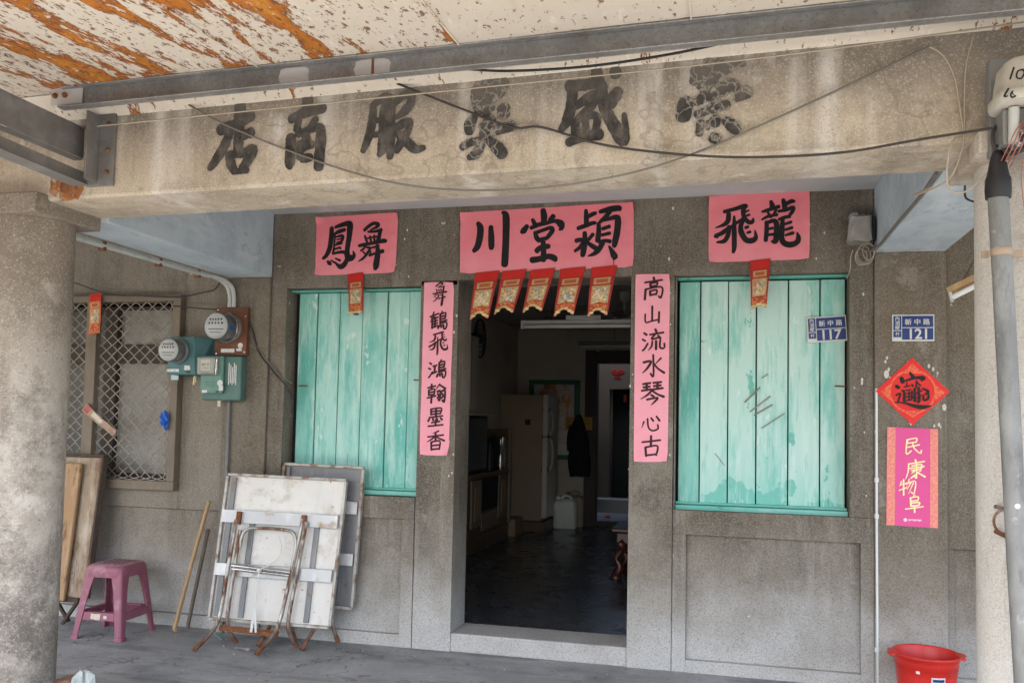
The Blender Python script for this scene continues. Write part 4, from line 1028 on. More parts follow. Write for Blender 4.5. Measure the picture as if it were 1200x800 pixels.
# ================================================================ WALL PLATES AND POSTERS ON THE PILASTER
def plate(label, c, number, rot, yy):
    t = thing('house_number_plate', label, 'house number', (c[0], yy, c[1]), 'blue house number plates')
    W, H = .218, .150
    cr, sr = cos(rot), sin(rot)
    def P(x, z, y): return (c[0] + x * cr - z * sr, yy - y, c[1] + x * sr + z * cr)
    def rect(mm, x0, x1, z0, z1, y0, y1):
        mm.hexa([P(x0, z0, y0), P(x1, z0, y0), P(x1, z0, y1), P(x0, z0, y1), P(x0, z1, y0), P(x1, z1, y0), P(x1, z1, y1), P(x0, z1, y1)])
    m = MB(); rect(m, -W / 2, W / 2, -H / 2, H / 2, 0, .006); m.build('plate', 'plate_white', t, bevel=.006)
    m = MB(); rect(m, -.057, .102, .003, .066, .0062, .0085); rect(m, -.057, .102, -.066, -.002, .0062, .0085); rect(m, -.102, -.062, -.013, .066, .0062, .0085); rect(m, -.102, -.062, -.052, -.018, .0062, .0085)
    m.build('blue_field', 'plate_blue', t)
    def tx(name, items):
        m = MB()
        for body, size, x, z, sq, bold in items:
            p = P(x, z, .0095); text_mb(m, body, size, p[0], p[2], p[1], rot=rot, squash=sq, bold=bold)
        m.build(name, 'plate_white', t)
    tx('street_lettering', [(ch_, .036, x, .033, 1, .014) for ch_, x in zip('新中路', (-.026, .021, .068))])
    tx('numeral_lettering', [(number, .078, .026, -.034, 1.0, .022)])
    tx('district_lettering', [(ch_, .026, -.082, z, 1, .012) for ch_, z in zip('內湖鄉', (.052, .027, .002))] + [('村', .022, -.082, -.034, 1, .012)])
    return t
plate('blue and white house number plate 121 screwed to the bare pilaster', (1.018, 1.999), '121', 0, -.023)
plate('tilted blue and white house number plate 117 nailed on the right shutter', (.577, 2.008), '117', RAD(3.5), .088)

t = thing('fortune_poster', 'red diamond shaped paper with a black combined character, on the pilaster', 'poster', (1.013, -.024, 1.46))
m = MB().sheet(lambda u, v: (1.013 + (u - v) * .190, -.0262 + .002 * noise.noise(Vector((u * 3, v * 3, 9))), 1.459 + (2 - u - v) * .187), 12, 12, .0006)
m.build('paper_sheet', 'crimson_paper', t)
m = MB()
dd = lambda x, z: -.0292
for (x, z, pts) in ((1.013, 1.775, [(-.055, -.03), (.055, -.03), (.0, .025)]), (.873, 1.640, [(.025, -.045), (.025, .045), (-.025, 0)]), (1.153, 1.640, [(-.025, -.045), (-.025, .045), (.025, 0)]), (1.013, 1.52, [(-.055, .018), (.055, .018), (0, -.018)])):
    m.add([(x + a, -.0288, z + b) for a, b in pts], [tuple(range(len(pts)))])
ring = [(1.013 + .112 * cos(2 * pi * k / 40), -.0287, 1.645 + .112 * sin(2 * pi * k / 40)) for k in range(40)]
ring2 = [(1.013 + .122 * cos(2 * pi * k / 40), -.0287, 1.645 + .122 * sin(2 * pi * k / 40)) for k in range(40)]
m.add(ring + ring2, [(k, (k + 1) % 40, 40 + (k + 1) % 40, 40 + k) for k in range(40)])
m.build('printed_ornament', 'orange_ornament', t)
x, z, st = traced('cai')
m = MB(); brush(m, st, x, z, dd, lift=.0008)
m.build('written_character', 'black_ink', t)

t = thing('greeting_poster', 'magenta greeting poster with four gold characters below the red diamond', 'poster', (1.01, -.024, .903))
qa, qb, qc, qd = (.883, 1.446), (1.143, 1.440), (1.140, .900), (.877, .905)
def gp(u, v, lift=0):
    x = (qa[0] * (1 - u) + qb[0] * u) * (1 - v) + (qd[0] * (1 - u) + qc[0] * u) * v
    z = (qa[1] * (1 - u) + qb[1] * u) * (1 - v) + (qd[1] * (1 - u) + qc[1] * u) * v
    return (x, -.0255 - lift + .0025 * noise.noise(Vector((u * 3, v * 5, 6))), z)
MB().sheet(lambda u, v: gp(u, v), 10, 20, .0006).build('paper_sheet', 'magenta_paper', t)
m = MB(); m.sheet(lambda u, v: gp(u * .165, v, .0012), 3, 20); m.sheet(lambda u, v: gp(.845 + u * .155, v, .0012), 3, 20)
m.build('patterned_border', 'rose_border', t)
pd = lambda x, z: gp((x - .88) / .262, (1.446 - z) / .543)[1]
for k, x, z, s_ in (('min', 1.012, 1.343, .095), ('kang', 1.027, 1.216, .105), ('wu', .987, 1.118, .090), ('fu', 1.020, 1.028, .095)):
    m = MB(); brush(m, grid(GLYPH[k], s_, .085, .12), x, z, pd, lift=.0016)
    m.build('written_character', 'gold_ink', t, org=(x, -.026, z))
m = MB(); m.lathe([(.010, 0), (.0095, .001)], (.974, -.0285, .938), 16, 'Y')
for k in range(8): m.box(.990 + k * .0085, .990 + k * .0085 + .0065, -.0292, -.0285, .933 + .002 * (k % 3), .943)
m.build('printed_emblem', 'pale_ink', t)

# ================================================================ ELECTRICITY METERS
def glass_meter(t, c, r, depth, y0, dial='meter_dial'):
    """round meter facing the street; c = (x, z)"""
    m = MB(); m.lathe([(r * 1.0, 0), (r * 1.0, .018), (r * .93, .022), (r * .93, .030)], (c[0], y0, c[1]), 36, 'Y'); m.build('meter_flange', 'meter_grey', t, bevel=.002)
    m = MB(); m.lathe([(r * .78, .0305), (r * .78, depth * .82)], (c[0], y0, c[1]), 32, 'Y'); m.build('meter_core', 'meter_grey', t)
    dial_y = depth * .82 + .001
    m = MB(); m.lathe([(r * .76, dial_y), (r * .75, dial_y + .002)], (c[0], y0, c[1]), 32, 'Y')
    d = m.build('meter_dial', dial, t)
    m = MB(); yy = y0 - dial_y - .0026
    for row, wd in ((.36, .9), (.12, 1.1)):
        for k in range(5): m.box(c[0] + (k - 2.4) * r * .2 * wd, c[0] + (k - 2.4) * r * .2 * wd + r * .11, yy - .001, yy, c[1] + row * r, c[1] + row * r + r * .13)
    m.box(c[0] - r * .5, c[0] + r * .5, yy - .001, yy, c[1] - .22 * r, c[1] - .17 * r); m.box(c[0] - r * .4, c[0] + r * .35, yy - .001, yy, c[1] - .42 * r, c[1] - .38 * r)
    m.build('dial_print', 'print_dark', d)
    m = MB()
    prof = [(r * .9, .031), (r * .88, depth * .8), (r * .84, depth * .95), (r * .76, depth * 1.03), (r * .5, depth * 1.07), (r * .01, depth * 1.08)]
    m.lathe(prof, (c[0], y0, c[1]), 36, 'Y', capt=True, capb=False)
    m.build('glass_cover', 'meter_glass', t)

t = thing('electricity_meter', 'teal electricity meter box with a round glass meter at the window edge', 'electricity meter', (-3.50, .0, 1.69), 'electricity meters on the pilaster')
m = MB()
m.hexa([(-3.660, .0, 1.700), (-3.375, .0, 1.700), (-3.375, .028, 1.700), (-3.660, .028, 1.700), (-3.660, .0, 1.968), (-3.375, .0, 1.968), (-3.375, .028, 1.968), (-3.660, .028, 1.968)])
m.hexa([(-3.652, -.125, 1.705), (-3.430, -.125, 1.705), (-3.380, -.001, 1.705), (-3.655, -.001, 1.705), (-3.650, -.105, 1.962), (-3.470, -.105, 1.962), (-3.380, -.001, 1.962), (-3.655, -.001, 1.962)])
m.build('meter_case', 'teal_box', t, bevel=.006)
glass_meter(t, (-3.575, 1.862), .088, .115, -.118)
m = MB(); m.box(-3.645, -3.555, -.1275, -.1262, 1.722, 1.742); m.box(-3.515, -3.470, -.1275, -.1262, 1.735, 1.765); m.build('paper_label', 'label_white', t)
m = MB(); m.box(-3.500, -3.470, -.1275, -.1262, 1.715, 1.728); m.build('catch', 'black_plastic', t)
m = MB(); m.box(-3.672, -3.615, -.045, -.040, 1.672, 1.706); m.build('sticker', 'pale_tag', t)
m = MB(); m.tube([(-3.50, -.03, 1.70), (-3.502, -.035, 1.64)], .006, 6); m.tube([(-3.49, -.03, 1.70), (-3.487, -.035, 1.655)], .004, 6); m.build('wire_seal', 'gold_ink', t)

t = thing('electricity_meter', 'round glass electricity meter on a reddish brown wooden board', 'electricity meter', (-3.21, -.023, 1.84), 'electricity meters on the pilaster')
m = MB(); m.box(-3.335, -3.098, -.060, -.023, 1.838, 2.160); m.build('mounting_board', 'meter_board', t, bevel=.003)
glass_meter(t, (-3.235, 2.020), .100, .165, -.060)
m = MB(); m.lathe([(.104, .040), (.106, .046), (.106, .058), (.102, .064)], (-3.235, -.060, 2.020), 36, 'Y', capt=False, capb=False); m.build('clamp_ring', 'chrome', t)
m = MB(); m.box(-3.185, -3.140, -.165, -.150, 2.00, 2.035); m.box(-3.178, -3.150, -.170, -.164, 1.992, 2.04); m.build('seal', 'blue_plastic', t)
m = MB(); m.box(-3.285, -3.185, -.0625, -.0605, 1.858, 1.883); m.box(-3.17, -3.13, -.0625, -.0605, 1.868, 1.885); m.lathe([(.019, 0), (.018, .002)], (-3.142, -.0605, 1.905), 16, 'Y'); m.build('paper_label', 'label_white', t)
m = MB()
for x, z in ((-3.32, 2.145), (-3.11, 2.10), (-3.11, 1.86), (-3.32, 1.85)): m.lathe([(.006, 0), (.004, .004)], (x, -.060, z), 8, 'Y')
m.build('screw', 'chrome', t)

t = thing('electricity_meter', 'green electricity meter box with a square window below the brown board', 'electricity meter', (-3.24, -.023, 1.54), 'electricity meters on the pilaster')
m = MB(); m.box(-3.395, -3.105, -.100, -.023, 1.535, 1.832); m.build('meter_case', 'green_box', t, bevel=.012)
m = MB(); m.box(-3.391, -3.225, -.128, -.1005, 1.580, 1.830); m.build('front_cover', 'green_box_pale', t, bevel=.010)
m = MB(); m.box(-3.386, -3.252, -.140, -.1285, 1.700, 1.822); m.build('window_bezel', 'meter_grey', t, bevel=.008)
m = MB(); m.box(-3.372, -3.300, -.1435, -.1405, 1.732, 1.800); d = m.build('meter_dial', 'cream_face', t)
m = MB(); m.box(-3.365, -3.335, -.1445, -.1437, 1.762, 1.780); m.box(-3.325, -3.308, -.1445, -.1437, 1.768, 1.778); m.box(-3.362, -3.31, -.1445, -.1437, 1.745, 1.750); m.build('dial_print', 'print_dark', d)
m = MB(); m.box(-3.384, -3.254, -.185, -.146, 1.702, 1.820); m.build('glass_cover', 'meter_glass', t, bevel=.010)
m = MB()
for k in range(5): m.box(-3.197 + k * .013, -3.197 + k * .013 + .007, -.1025, -.1005, 1.64 + .012 * (k % 2), 1.785 - .014 * (k % 3))
m.build('case_lettering', 'label_white', t)
m = MB(); m.lathe([(.021, 0), (.020, .002)], (-3.240, -.1285, 1.650), 18, 'Y'); m.box(-3.247, -3.215, -.1305, -.1285, 1.600, 1.632); m.box(-3.372, -3.335, -.1305, -.1285, 1.584, 1.602); m.build('paper_label', 'label_white', t)
m = MB(); m.box(-3.27, -3.245, -.1305, -.1285, 1.585, 1.597)
for k in range(3): m.box(-3.352, -3.275, -.1293, -.1285, 1.627 + k * .014, 1.629 + k * .014)
m.build('catch', 'print_dark', t)
m = MB(); m.box(-3.285, -3.262, -.08, -.078, 1.495, 1.538); m.build('hanging_tag', 'cream_face', t)

# conduits for the meters
m = MB()
for k, (dx, r) in enumerate(((0, .014), (.032, .014))):
    p = [(-3.305 + dx * .2, -1.70, 2.352 - dx * .3), (-3.303 + dx * .2, -1.0, 2.354 - dx * .3), (-3.300 + dx * .2, -.35, 2.355 - dx * .3), (-3.285 + dx * .6, -.16, 2.348), (-3.255 + dx, -.075, 2.31), (-3.243 + dx, -.050, 2.245), (-3.242 + dx, -.047, 2.165)]
    m.tube(spline(p, 6), r, 12)
o = m.build('conduit_pair', 'pipe_pvc', org=(-3.3, -.8, 2.35))
tag(o, 'pair of pale bent conduits under the blue side beam above the meters', 'conduit')
for y in (-1.2, -.72, -.33):
    m = MB(); m.box(-3.325, -3.285, y - .012, y + .012, 2.318, 2.369); mm = m.build('pipe_strap', 'rust', o, bevel=.003)
m = MB(); m.tube([(-3.222, -.040, 1.535), (-3.222, -.040, 1.0), (-3.215, -.040, .5), (-3.213, -.040, .004)], .011, 12)
tag(m.build('conduit_pipe', 'pipe_grey', org=(-3.22, -.04, 0)), 'thin grey conduit running down from the green meter box to the floor', 'conduit')
m = MB(); m.tube([(.829, -.013, 1.66), (.829, -.013, .9), (.832, -.013, .005)], .0105, 12)
for z in (1.15, .95, .22): m.lathe([(.0135, -.012), (.0135, .012)], (.830, -.013, z), 12)
tag(m.build('conduit_pipe', 'pipe_white', org=(.829, -.013, 0)), 'thin white conduit running down beside the magenta poster', 'conduit')
m = MB(); m.tube([(.822, -.006, 2.42), (.822, -.006, 1.66)], .0035, 6)
tag(m.build('cable', 'grey_cable', org=(.82, -.006, 1.66)), 'thin cable running down the wall joint beside plate 121', 'cable')

# ================================================================ FLOODLIGHT UNDER THE RIGHT SIDE BEAM
t = thing('covered_floodlight', 'grey dusty lamp box wrapped in cloth with coiled wire, high by the right side beam', 'lamp', (.735, -.001, 2.45))
def hood(u, v):
    a = u * 2 * pi
    w = .068 * (1 - .16 * v) * (abs(cos(a)) ** .5) * (1 if cos(a) > 0 else -1)
    dpt = .055 * (abs(sin(a)) ** .6) * (1 if sin(a) > 0 else -1)
    n_ = .010 * noise.noise(Vector((cos(a) * 2, sin(a) * 2, v * 3)))
    return (.735 + w + n_ - .012 * v * 0, -.070 + dpt + n_, 2.475 + .155 * v + .018 * sin(a) * (v > .9) + n_)
m = MB(); m.sheet(hood, 28, 10)
top = [hood(k / 28, 1) for k in range(28)]; m.add(top, [tuple(range(28))], 0, True)
m.lathe([(.03, 0), (.028, .02), (.014, .03)], (.705, -.08, 2.615), 12)
m.build('cloth_cover', 'cover_grey', t)
m = MB(); m.box(.795, .812, -.11, -.004, 2.485, 2.62); m.build('lamp_body', 'black_plastic', t, bevel=.004)
m = MB()
random.seed(4)
for k in range(4):
    cx, cz, r = .745 + .012 * k, 2.40 + .008 * k, .040 + .007 * (k % 3)
    m.tube([(cx + r * .8 * cos(a) + .004 * noise.noise(Vector((a, k, 0))), -.045 - .006 * k + .012 * sin(a * 2 + k), cz + r * 1.15 * sin(a)) for a in [2 * pi * q / 20 for q in range(21)]], .0032, 6, cap=False)
m.tube(spline([(.70, -.05, 2.44), (.692, -.03, 2.40), (.690, -.012, 2.33), (.675, .02, 2.29)]), .0032, 6)
m.tube(spline([(.76, -.05, 2.43), (.80, -.03, 2.44), (.815, -.06, 2.46)]), .0032, 6)
m.build('wire_coil', 'pale_cable', t)

# ================================================================ RISER PIPE, CABLE BOOT AND TERMINAL BOX ON THE RIGHT COLUMN
t = thing('riser_pipe', 'leaning grey riser pipe clamped to the right column', 'pipe', (.96, -2.05, -.02))
m = MB(); m.tube([(.876, -2.05, 2.26), (.888, -2.05, 2.0), (.926, -2.05, 1.0), (.973, -2.05, -.02)], .0315, 28)
m.build('pipe_tube', 'pipe_grey', t)
for z in (2.02,):
    x = .887
    m = MB(); m.lathe([(.033, -.012), (.0345, -.010), (.0345, .010), (.033, .012)], (x, -2.05, z), 28); m.box(x + .030, x + .075, -2.02, -2.012, z - .012, z + .012); m.box(x - .050, x - .030, -2.02, -2.012, z - .012, z + .012)
    m.build('pipe_clamp', 'jug_tan', t)
m = MB(); m.lathe([(.009, 0), (.008, .002)], (.917, -2.083, 1.19), 14, 'Y'); m.build('round_sticker', 'plate_white', t)
m = MB(); m.lathe([(.038, -.100), (.040, -.075), (.039, -.035), (.035, -.028), (.033, -.02), (.022, .040), (.016, .055), (.009, .062)], (.879, -2.05, 2.300), 26)
bt = m.build('cable_boot', 'black_rubber', org=(.884, -2.05, 2.2)); tag(bt, 'black rubber boot sealing the top of the leaning riser pipe', 'cable boot')
t = thing('terminal_box', 'cream terminal box with handwritten numbers at the top of the right column', 'electrical box', (.985, -2.0, 2.46))
m = MB(); m.box(.862, 1.12, -2.03, -1.985, 2.35, 2.685); m.build('back_plate', 'grey_plate', t, bevel=.003)
m = MB()
sec = []
for z, w, d in ((2.480, .135, .095), (2.492, .140, .100), (2.512, .140, .100), (2.518, .128, .090), (2.56, .124, .088), (2.612, .116, .082), (2.624, .100, .070)):
    sec.append([(.985 + w * (abs(cos(a)) ** .45) * (1 if cos(a) > 0 else -1), -2.115 + d * (abs(sin(a)) ** .45) * (1 if sin(a) > 0 else -1), z) for a in [2 * pi * k / 40 for k in range(40)]])
vs = [p for s_ in sec for p in s_]
m.add(vs, [(i * 40 + k, i * 40 + (k + 1) % 40, (i + 1) * 40 + (k + 1) % 40, (i + 1) * 40 + k) for i in range(len(sec) - 1) for k in range(40)], 0, True)
m.add(sec[0], [tuple(range(40))[::-1]]); m.add(sec[-1], [tuple(range(40))])
m.build('box_cover', 'terminal_box', t)
m = MB()
HW = lambda x, z: -2.2055
for key in ('num1', 'num2'):
    x, z, st = traced(key); brush(m, [[(a - .0, b, w * .75) for a, b, w in s_] for s_ in st], x + .006, z, HW, lift=.001 + (.0 if key == 'num1' else .0012))
m.build('handwritten_numbers', 'black_ink', t)
m = MB(); m.box(.875, .985, -2.12, -2.035, 2.36, 2.478); m.box(.905, 1.08, -2.10, -2.035, 2.33, 2.365); m.build('terminal_block', 'meter_grey', t, bevel=.006)
m = MB(); m.tube([(.905, -2.13, 2.475), (.903, -2.13, 2.36)], .016, 12); m.tube([(.95, -2.14, 2.475), (.948, -2.14, 2.40)], .011, 10)
m.build('insulator', 'pipe_pvc', t)
m = MB()
for x, z in ((.925, 2.395), (.965, 2.44), (.92, 2.355), (.99, 2.38)): m.lathe([(.009, 0), (.009, .008), (.005, .009), (.005, .016)], (x, -2.122, z), 8, 'Y')
m.build('terminal_bolt', 'chrome', t)
m = MB()
m.tube(spline([(1.06, -2.13, 2.44), (.98, -2.16, 2.43), (.94, -2.15, 2.38), (.90, -2.09, 2.37)]), .010, 8)
m.tube(spline([(1.02, -2.13, 2.40), (.965, -2.15, 2.36), (.91, -2.10, 2.335), (.885, -2.05, 2.385)]), .009, 8)
m.tube(spline([(.885, -2.04, 2.46), (.862, -2.06, 2.42), (.862, -2.07, 2.37), (.884, -2.05, 2.38)]), .006, 8)
tag(m.build('black_cables', 'dark_cable', org=(.95, -2.1, 2.3)), 'thick black cables leaving the rubber boot below the terminal box', 'cable')
m = MB()
for k in range(4):
    o_ = .006 * k
    m.tube(spline([(1.08, -2.13, 2.50 + o_), (.985 + o_, -2.14, 2.46), (.915 + o_ * 1.6, -2.15, 2.41), (.882 + o_ * 2.2, -2.14, 2.34), (.885 + .012 * k, -2.03, 2.31)], 5), .0019, 5)
for k in range(3):
    o_ = .010 * k
    m.tube(spline([(.93 + o_, -2.13, 2.31), (.955 + o_, -2.03, 2.25), (.985 + o_, -1.995, 2.05), (.99 + o_ * 1.3, -1.99, 1.80), (1.01 + o_, -1.99, 1.6)], 5), .0016, 5)
tag(m.build('pink_wires', 'pink_cable', org=(.93, -2.1, 2.3)), 'bundle of thin pink telephone wires hanging round the terminal box', 'wire')
# iron ring hook on the column
m = MB()
m.tube([(.905 + .030 * cos(a), -1.985 - .020 * (1 + cos(a)) * .5, 1.130 + .040 * sin(a)) for a in [2 * pi * k / 24 for k in range(25)]], .0045, 8, cap=False)
m.tube([(.905, -1.90, 1.172), (.91, -2.0, 1.172)], .007, 8); m.tube([(.905, -1.90, 1.088), (.91, -2.0, 1.082)], .008, 8)
tag(m.build('iron_ring', 'rusty_chrome', org=(.87, -1.97, 1.08)), 'rusty iron ring hook on the right column beside the riser pipe', 'ring')

# ================================================================ LOOSE CABLES ON THE BEAM
def cable(label, pts, r, matn, n=8, name='cable'):
    m = MB(); m.tube(spline(pts, n), r, 6)
    return tag(m.build(name, matn, org=pts[0]), label, 'cable')
Yb = -1.945
cable('brown cable sagging across the whole concrete beam below the painted characters', [(-2.30, -1.92, 2.80), (-2.262, Yb, 2.770), (-2.02, Yb, 2.645), (-1.54, Yb, 2.455), (-1.18, Yb - .03, 2.355), (-.81, Yb - .05, 2.322), (-.47, Yb - .03, 2.350), (-.157, Yb, 2.428), (.25, Yb, 2.585), (.693, Yb, 2.778)], .0040, 'grey_cable')
cable('dark cable crossing the beam from the roof edge to the terminal box', [(-1.34, -1.93, 2.815), (-1.285, Yb, 2.788), (-1.02, Yb, 2.67), (-.816, Yb, 2.585), (-.70, Yb, 2.578), (-.478, Yb, 2.500), (-.25, Yb - .01, 2.45), (0, Yb - .02, 2.415), (.24, Yb - .02, 2.405), (.44, Yb - .01, 2.415), (.66, Yb - .03, 2.438), (.86, -2.06, 2.435)], .0050, 'dark_cable')
cable('thin pale wire stretched straight across the beam', [(-2.70, -1.99, 2.695), (-1.0, -1.99, 2.735), (.2, -1.99, 2.77), (1.6, -1.99, 2.86)], .0032, 'pale_cable')
cable('black cable looped below the purlin in the middle of the awning', [(-.98, -2.02, 2.80), (-.80, -2.03, 2.775), (-.50, -2.04, 2.765), (-.2, -2.03, 2.79), (.05, -2.02, 2.83), (.16, -1.99, 2.865)], .0050, 'black_rubber')
cable('pale cable hanging down the right end of the beam', [(.695, Yb, 2.778), (.74, Yb, 2.74), (.775, Yb, 2.66), (.790, Yb, 2.56), (.800, Yb, 2.48), (.792, Yb - .01, 2.45), (.765, -1.98, 2.43), (.745, -1.99, 2.38), (.742, -1.97, 2.30), (.76, -1.95, 2.26), (.80, -1.96, 2.25), (.85, -2.0, 2.29), (.90, -2.06, 2.36)], .0034, 'pale_cable')
cable('second pale cable beside the loop at the right end of the beam', [(.835, Yb, 2.80), (.812, Yb, 2.70), (.806, Yb, 2.58), (.804, Yb, 2.47), (.790, -1.96, 2.39), (.752, -1.93, 2.30), (.70, -1.62, 2.33), (.80, -1.50, 2.40)], .0034, 'pale_cable')
cable('dark cable along the edge of the right blue side beam', [(.800, -1.56, 2.435), (.812, -1.2, 2.430), (.812, -.7, 2.432), (.812, -.25, 2.428), (.79, -.07, 2.43)], .0085, 'grey_cable')
cable('thin dark cable hanging from the right column cap', [(.895, -1.585, 2.372), (.905, -1.56, 2.33), (.945, -1.57, 2.30), (.955, -1.58, 2.24), (.99, -1.59, 2.21), (1.03, -1.6, 2.215)], .004, 'dark_cable')
cable('thin black cable sagging across the top of the mesh window', [(-4.75, -.06, 2.42), (-4.5, -.055, 2.36), (-4.2, -.05, 2.27), (-3.95, -.045, 2.255), (-3.65, -.045, 2.24), (-3.46, -.04, 2.27), (-3.36, -.03, 2.30), (-3.30, -.03, 2.42)], .0045, 'dark_cable')
cable('thin black cable from the window frame to the brown meter board', [(-3.68, -.04, 2.18), (-3.5, -.03, 2.165), (-3.34, -.045, 2.15)], .0045, 'dark_cable')
cable('black cable hanging from the brown meter board to the left shutter', [(-3.10, -.04, 2.06), (-3.07, -.03, 2.00), (-3.02, -.028, 1.86), (-2.90, -.02, 1.72), (-2.82, -.012, 1.64), (-2.80, .05, 1.55)], .006, 'dark_cable')
cable('grey cable hanging from the brown meter board to the left shutter', [(-3.16, -.055, 2.24), (-3.13, -.05, 2.20), (-3.10, -.03, 2.0), (-3.0, -.028, 1.86), (-2.88, -.015, 1.72), (-2.80, .03, 1.66)], .004, 'grey_cable')

# hanging tube light in the next bay
t = thing('tube_light', 'tube light with a brown wooden batten hanging beyond the pilaster', 'lamp', (1.35, -.35, 2.1))
a, b = Vector((1.135, -.60, 2.118)), Vector((1.72, .0 - .1, 2.30))
a, b = Vector((1.085, -.52, 2.105)), Vector((1.42, -.75, 2.27))
m = MB(); m.bar(a + Vector((0, 0, .022)), b + Vector((0, 0, .022)), .05, .028); m.build('batten', 'wood_stick', t, bevel=.003)
m = MB(); m.tube([a + Vector((.012, -.01, -.012)), b + Vector((0, -.01, -.012))], .014, 12); m.build('tube', 'lamp_tube', t)
m = MB(); m.bar(a + Vector((.002, -.004, -.012)), a + Vector((.016, -.006, -.009)), .035, .05); m.build('socket', 'pipe_pvc', t)
m = MB(); q = Vector((1.20, -.56, 2.42)); m.tube([a.lerp(b, .15) + Vector((0, 0, .03)), q - Vector((.0, 0, .13))], .0025, 5); m.tube([a.lerp(b, .5) + Vector((0, 0, .03)), q - Vector((0, 0, .13))], .0025, 5); m.tube([q - Vector((0, 0, .13)), q + Vector((0, 0, .45))], .0025, 5)
m.build('hanging_wire', 'dark_cable', t)

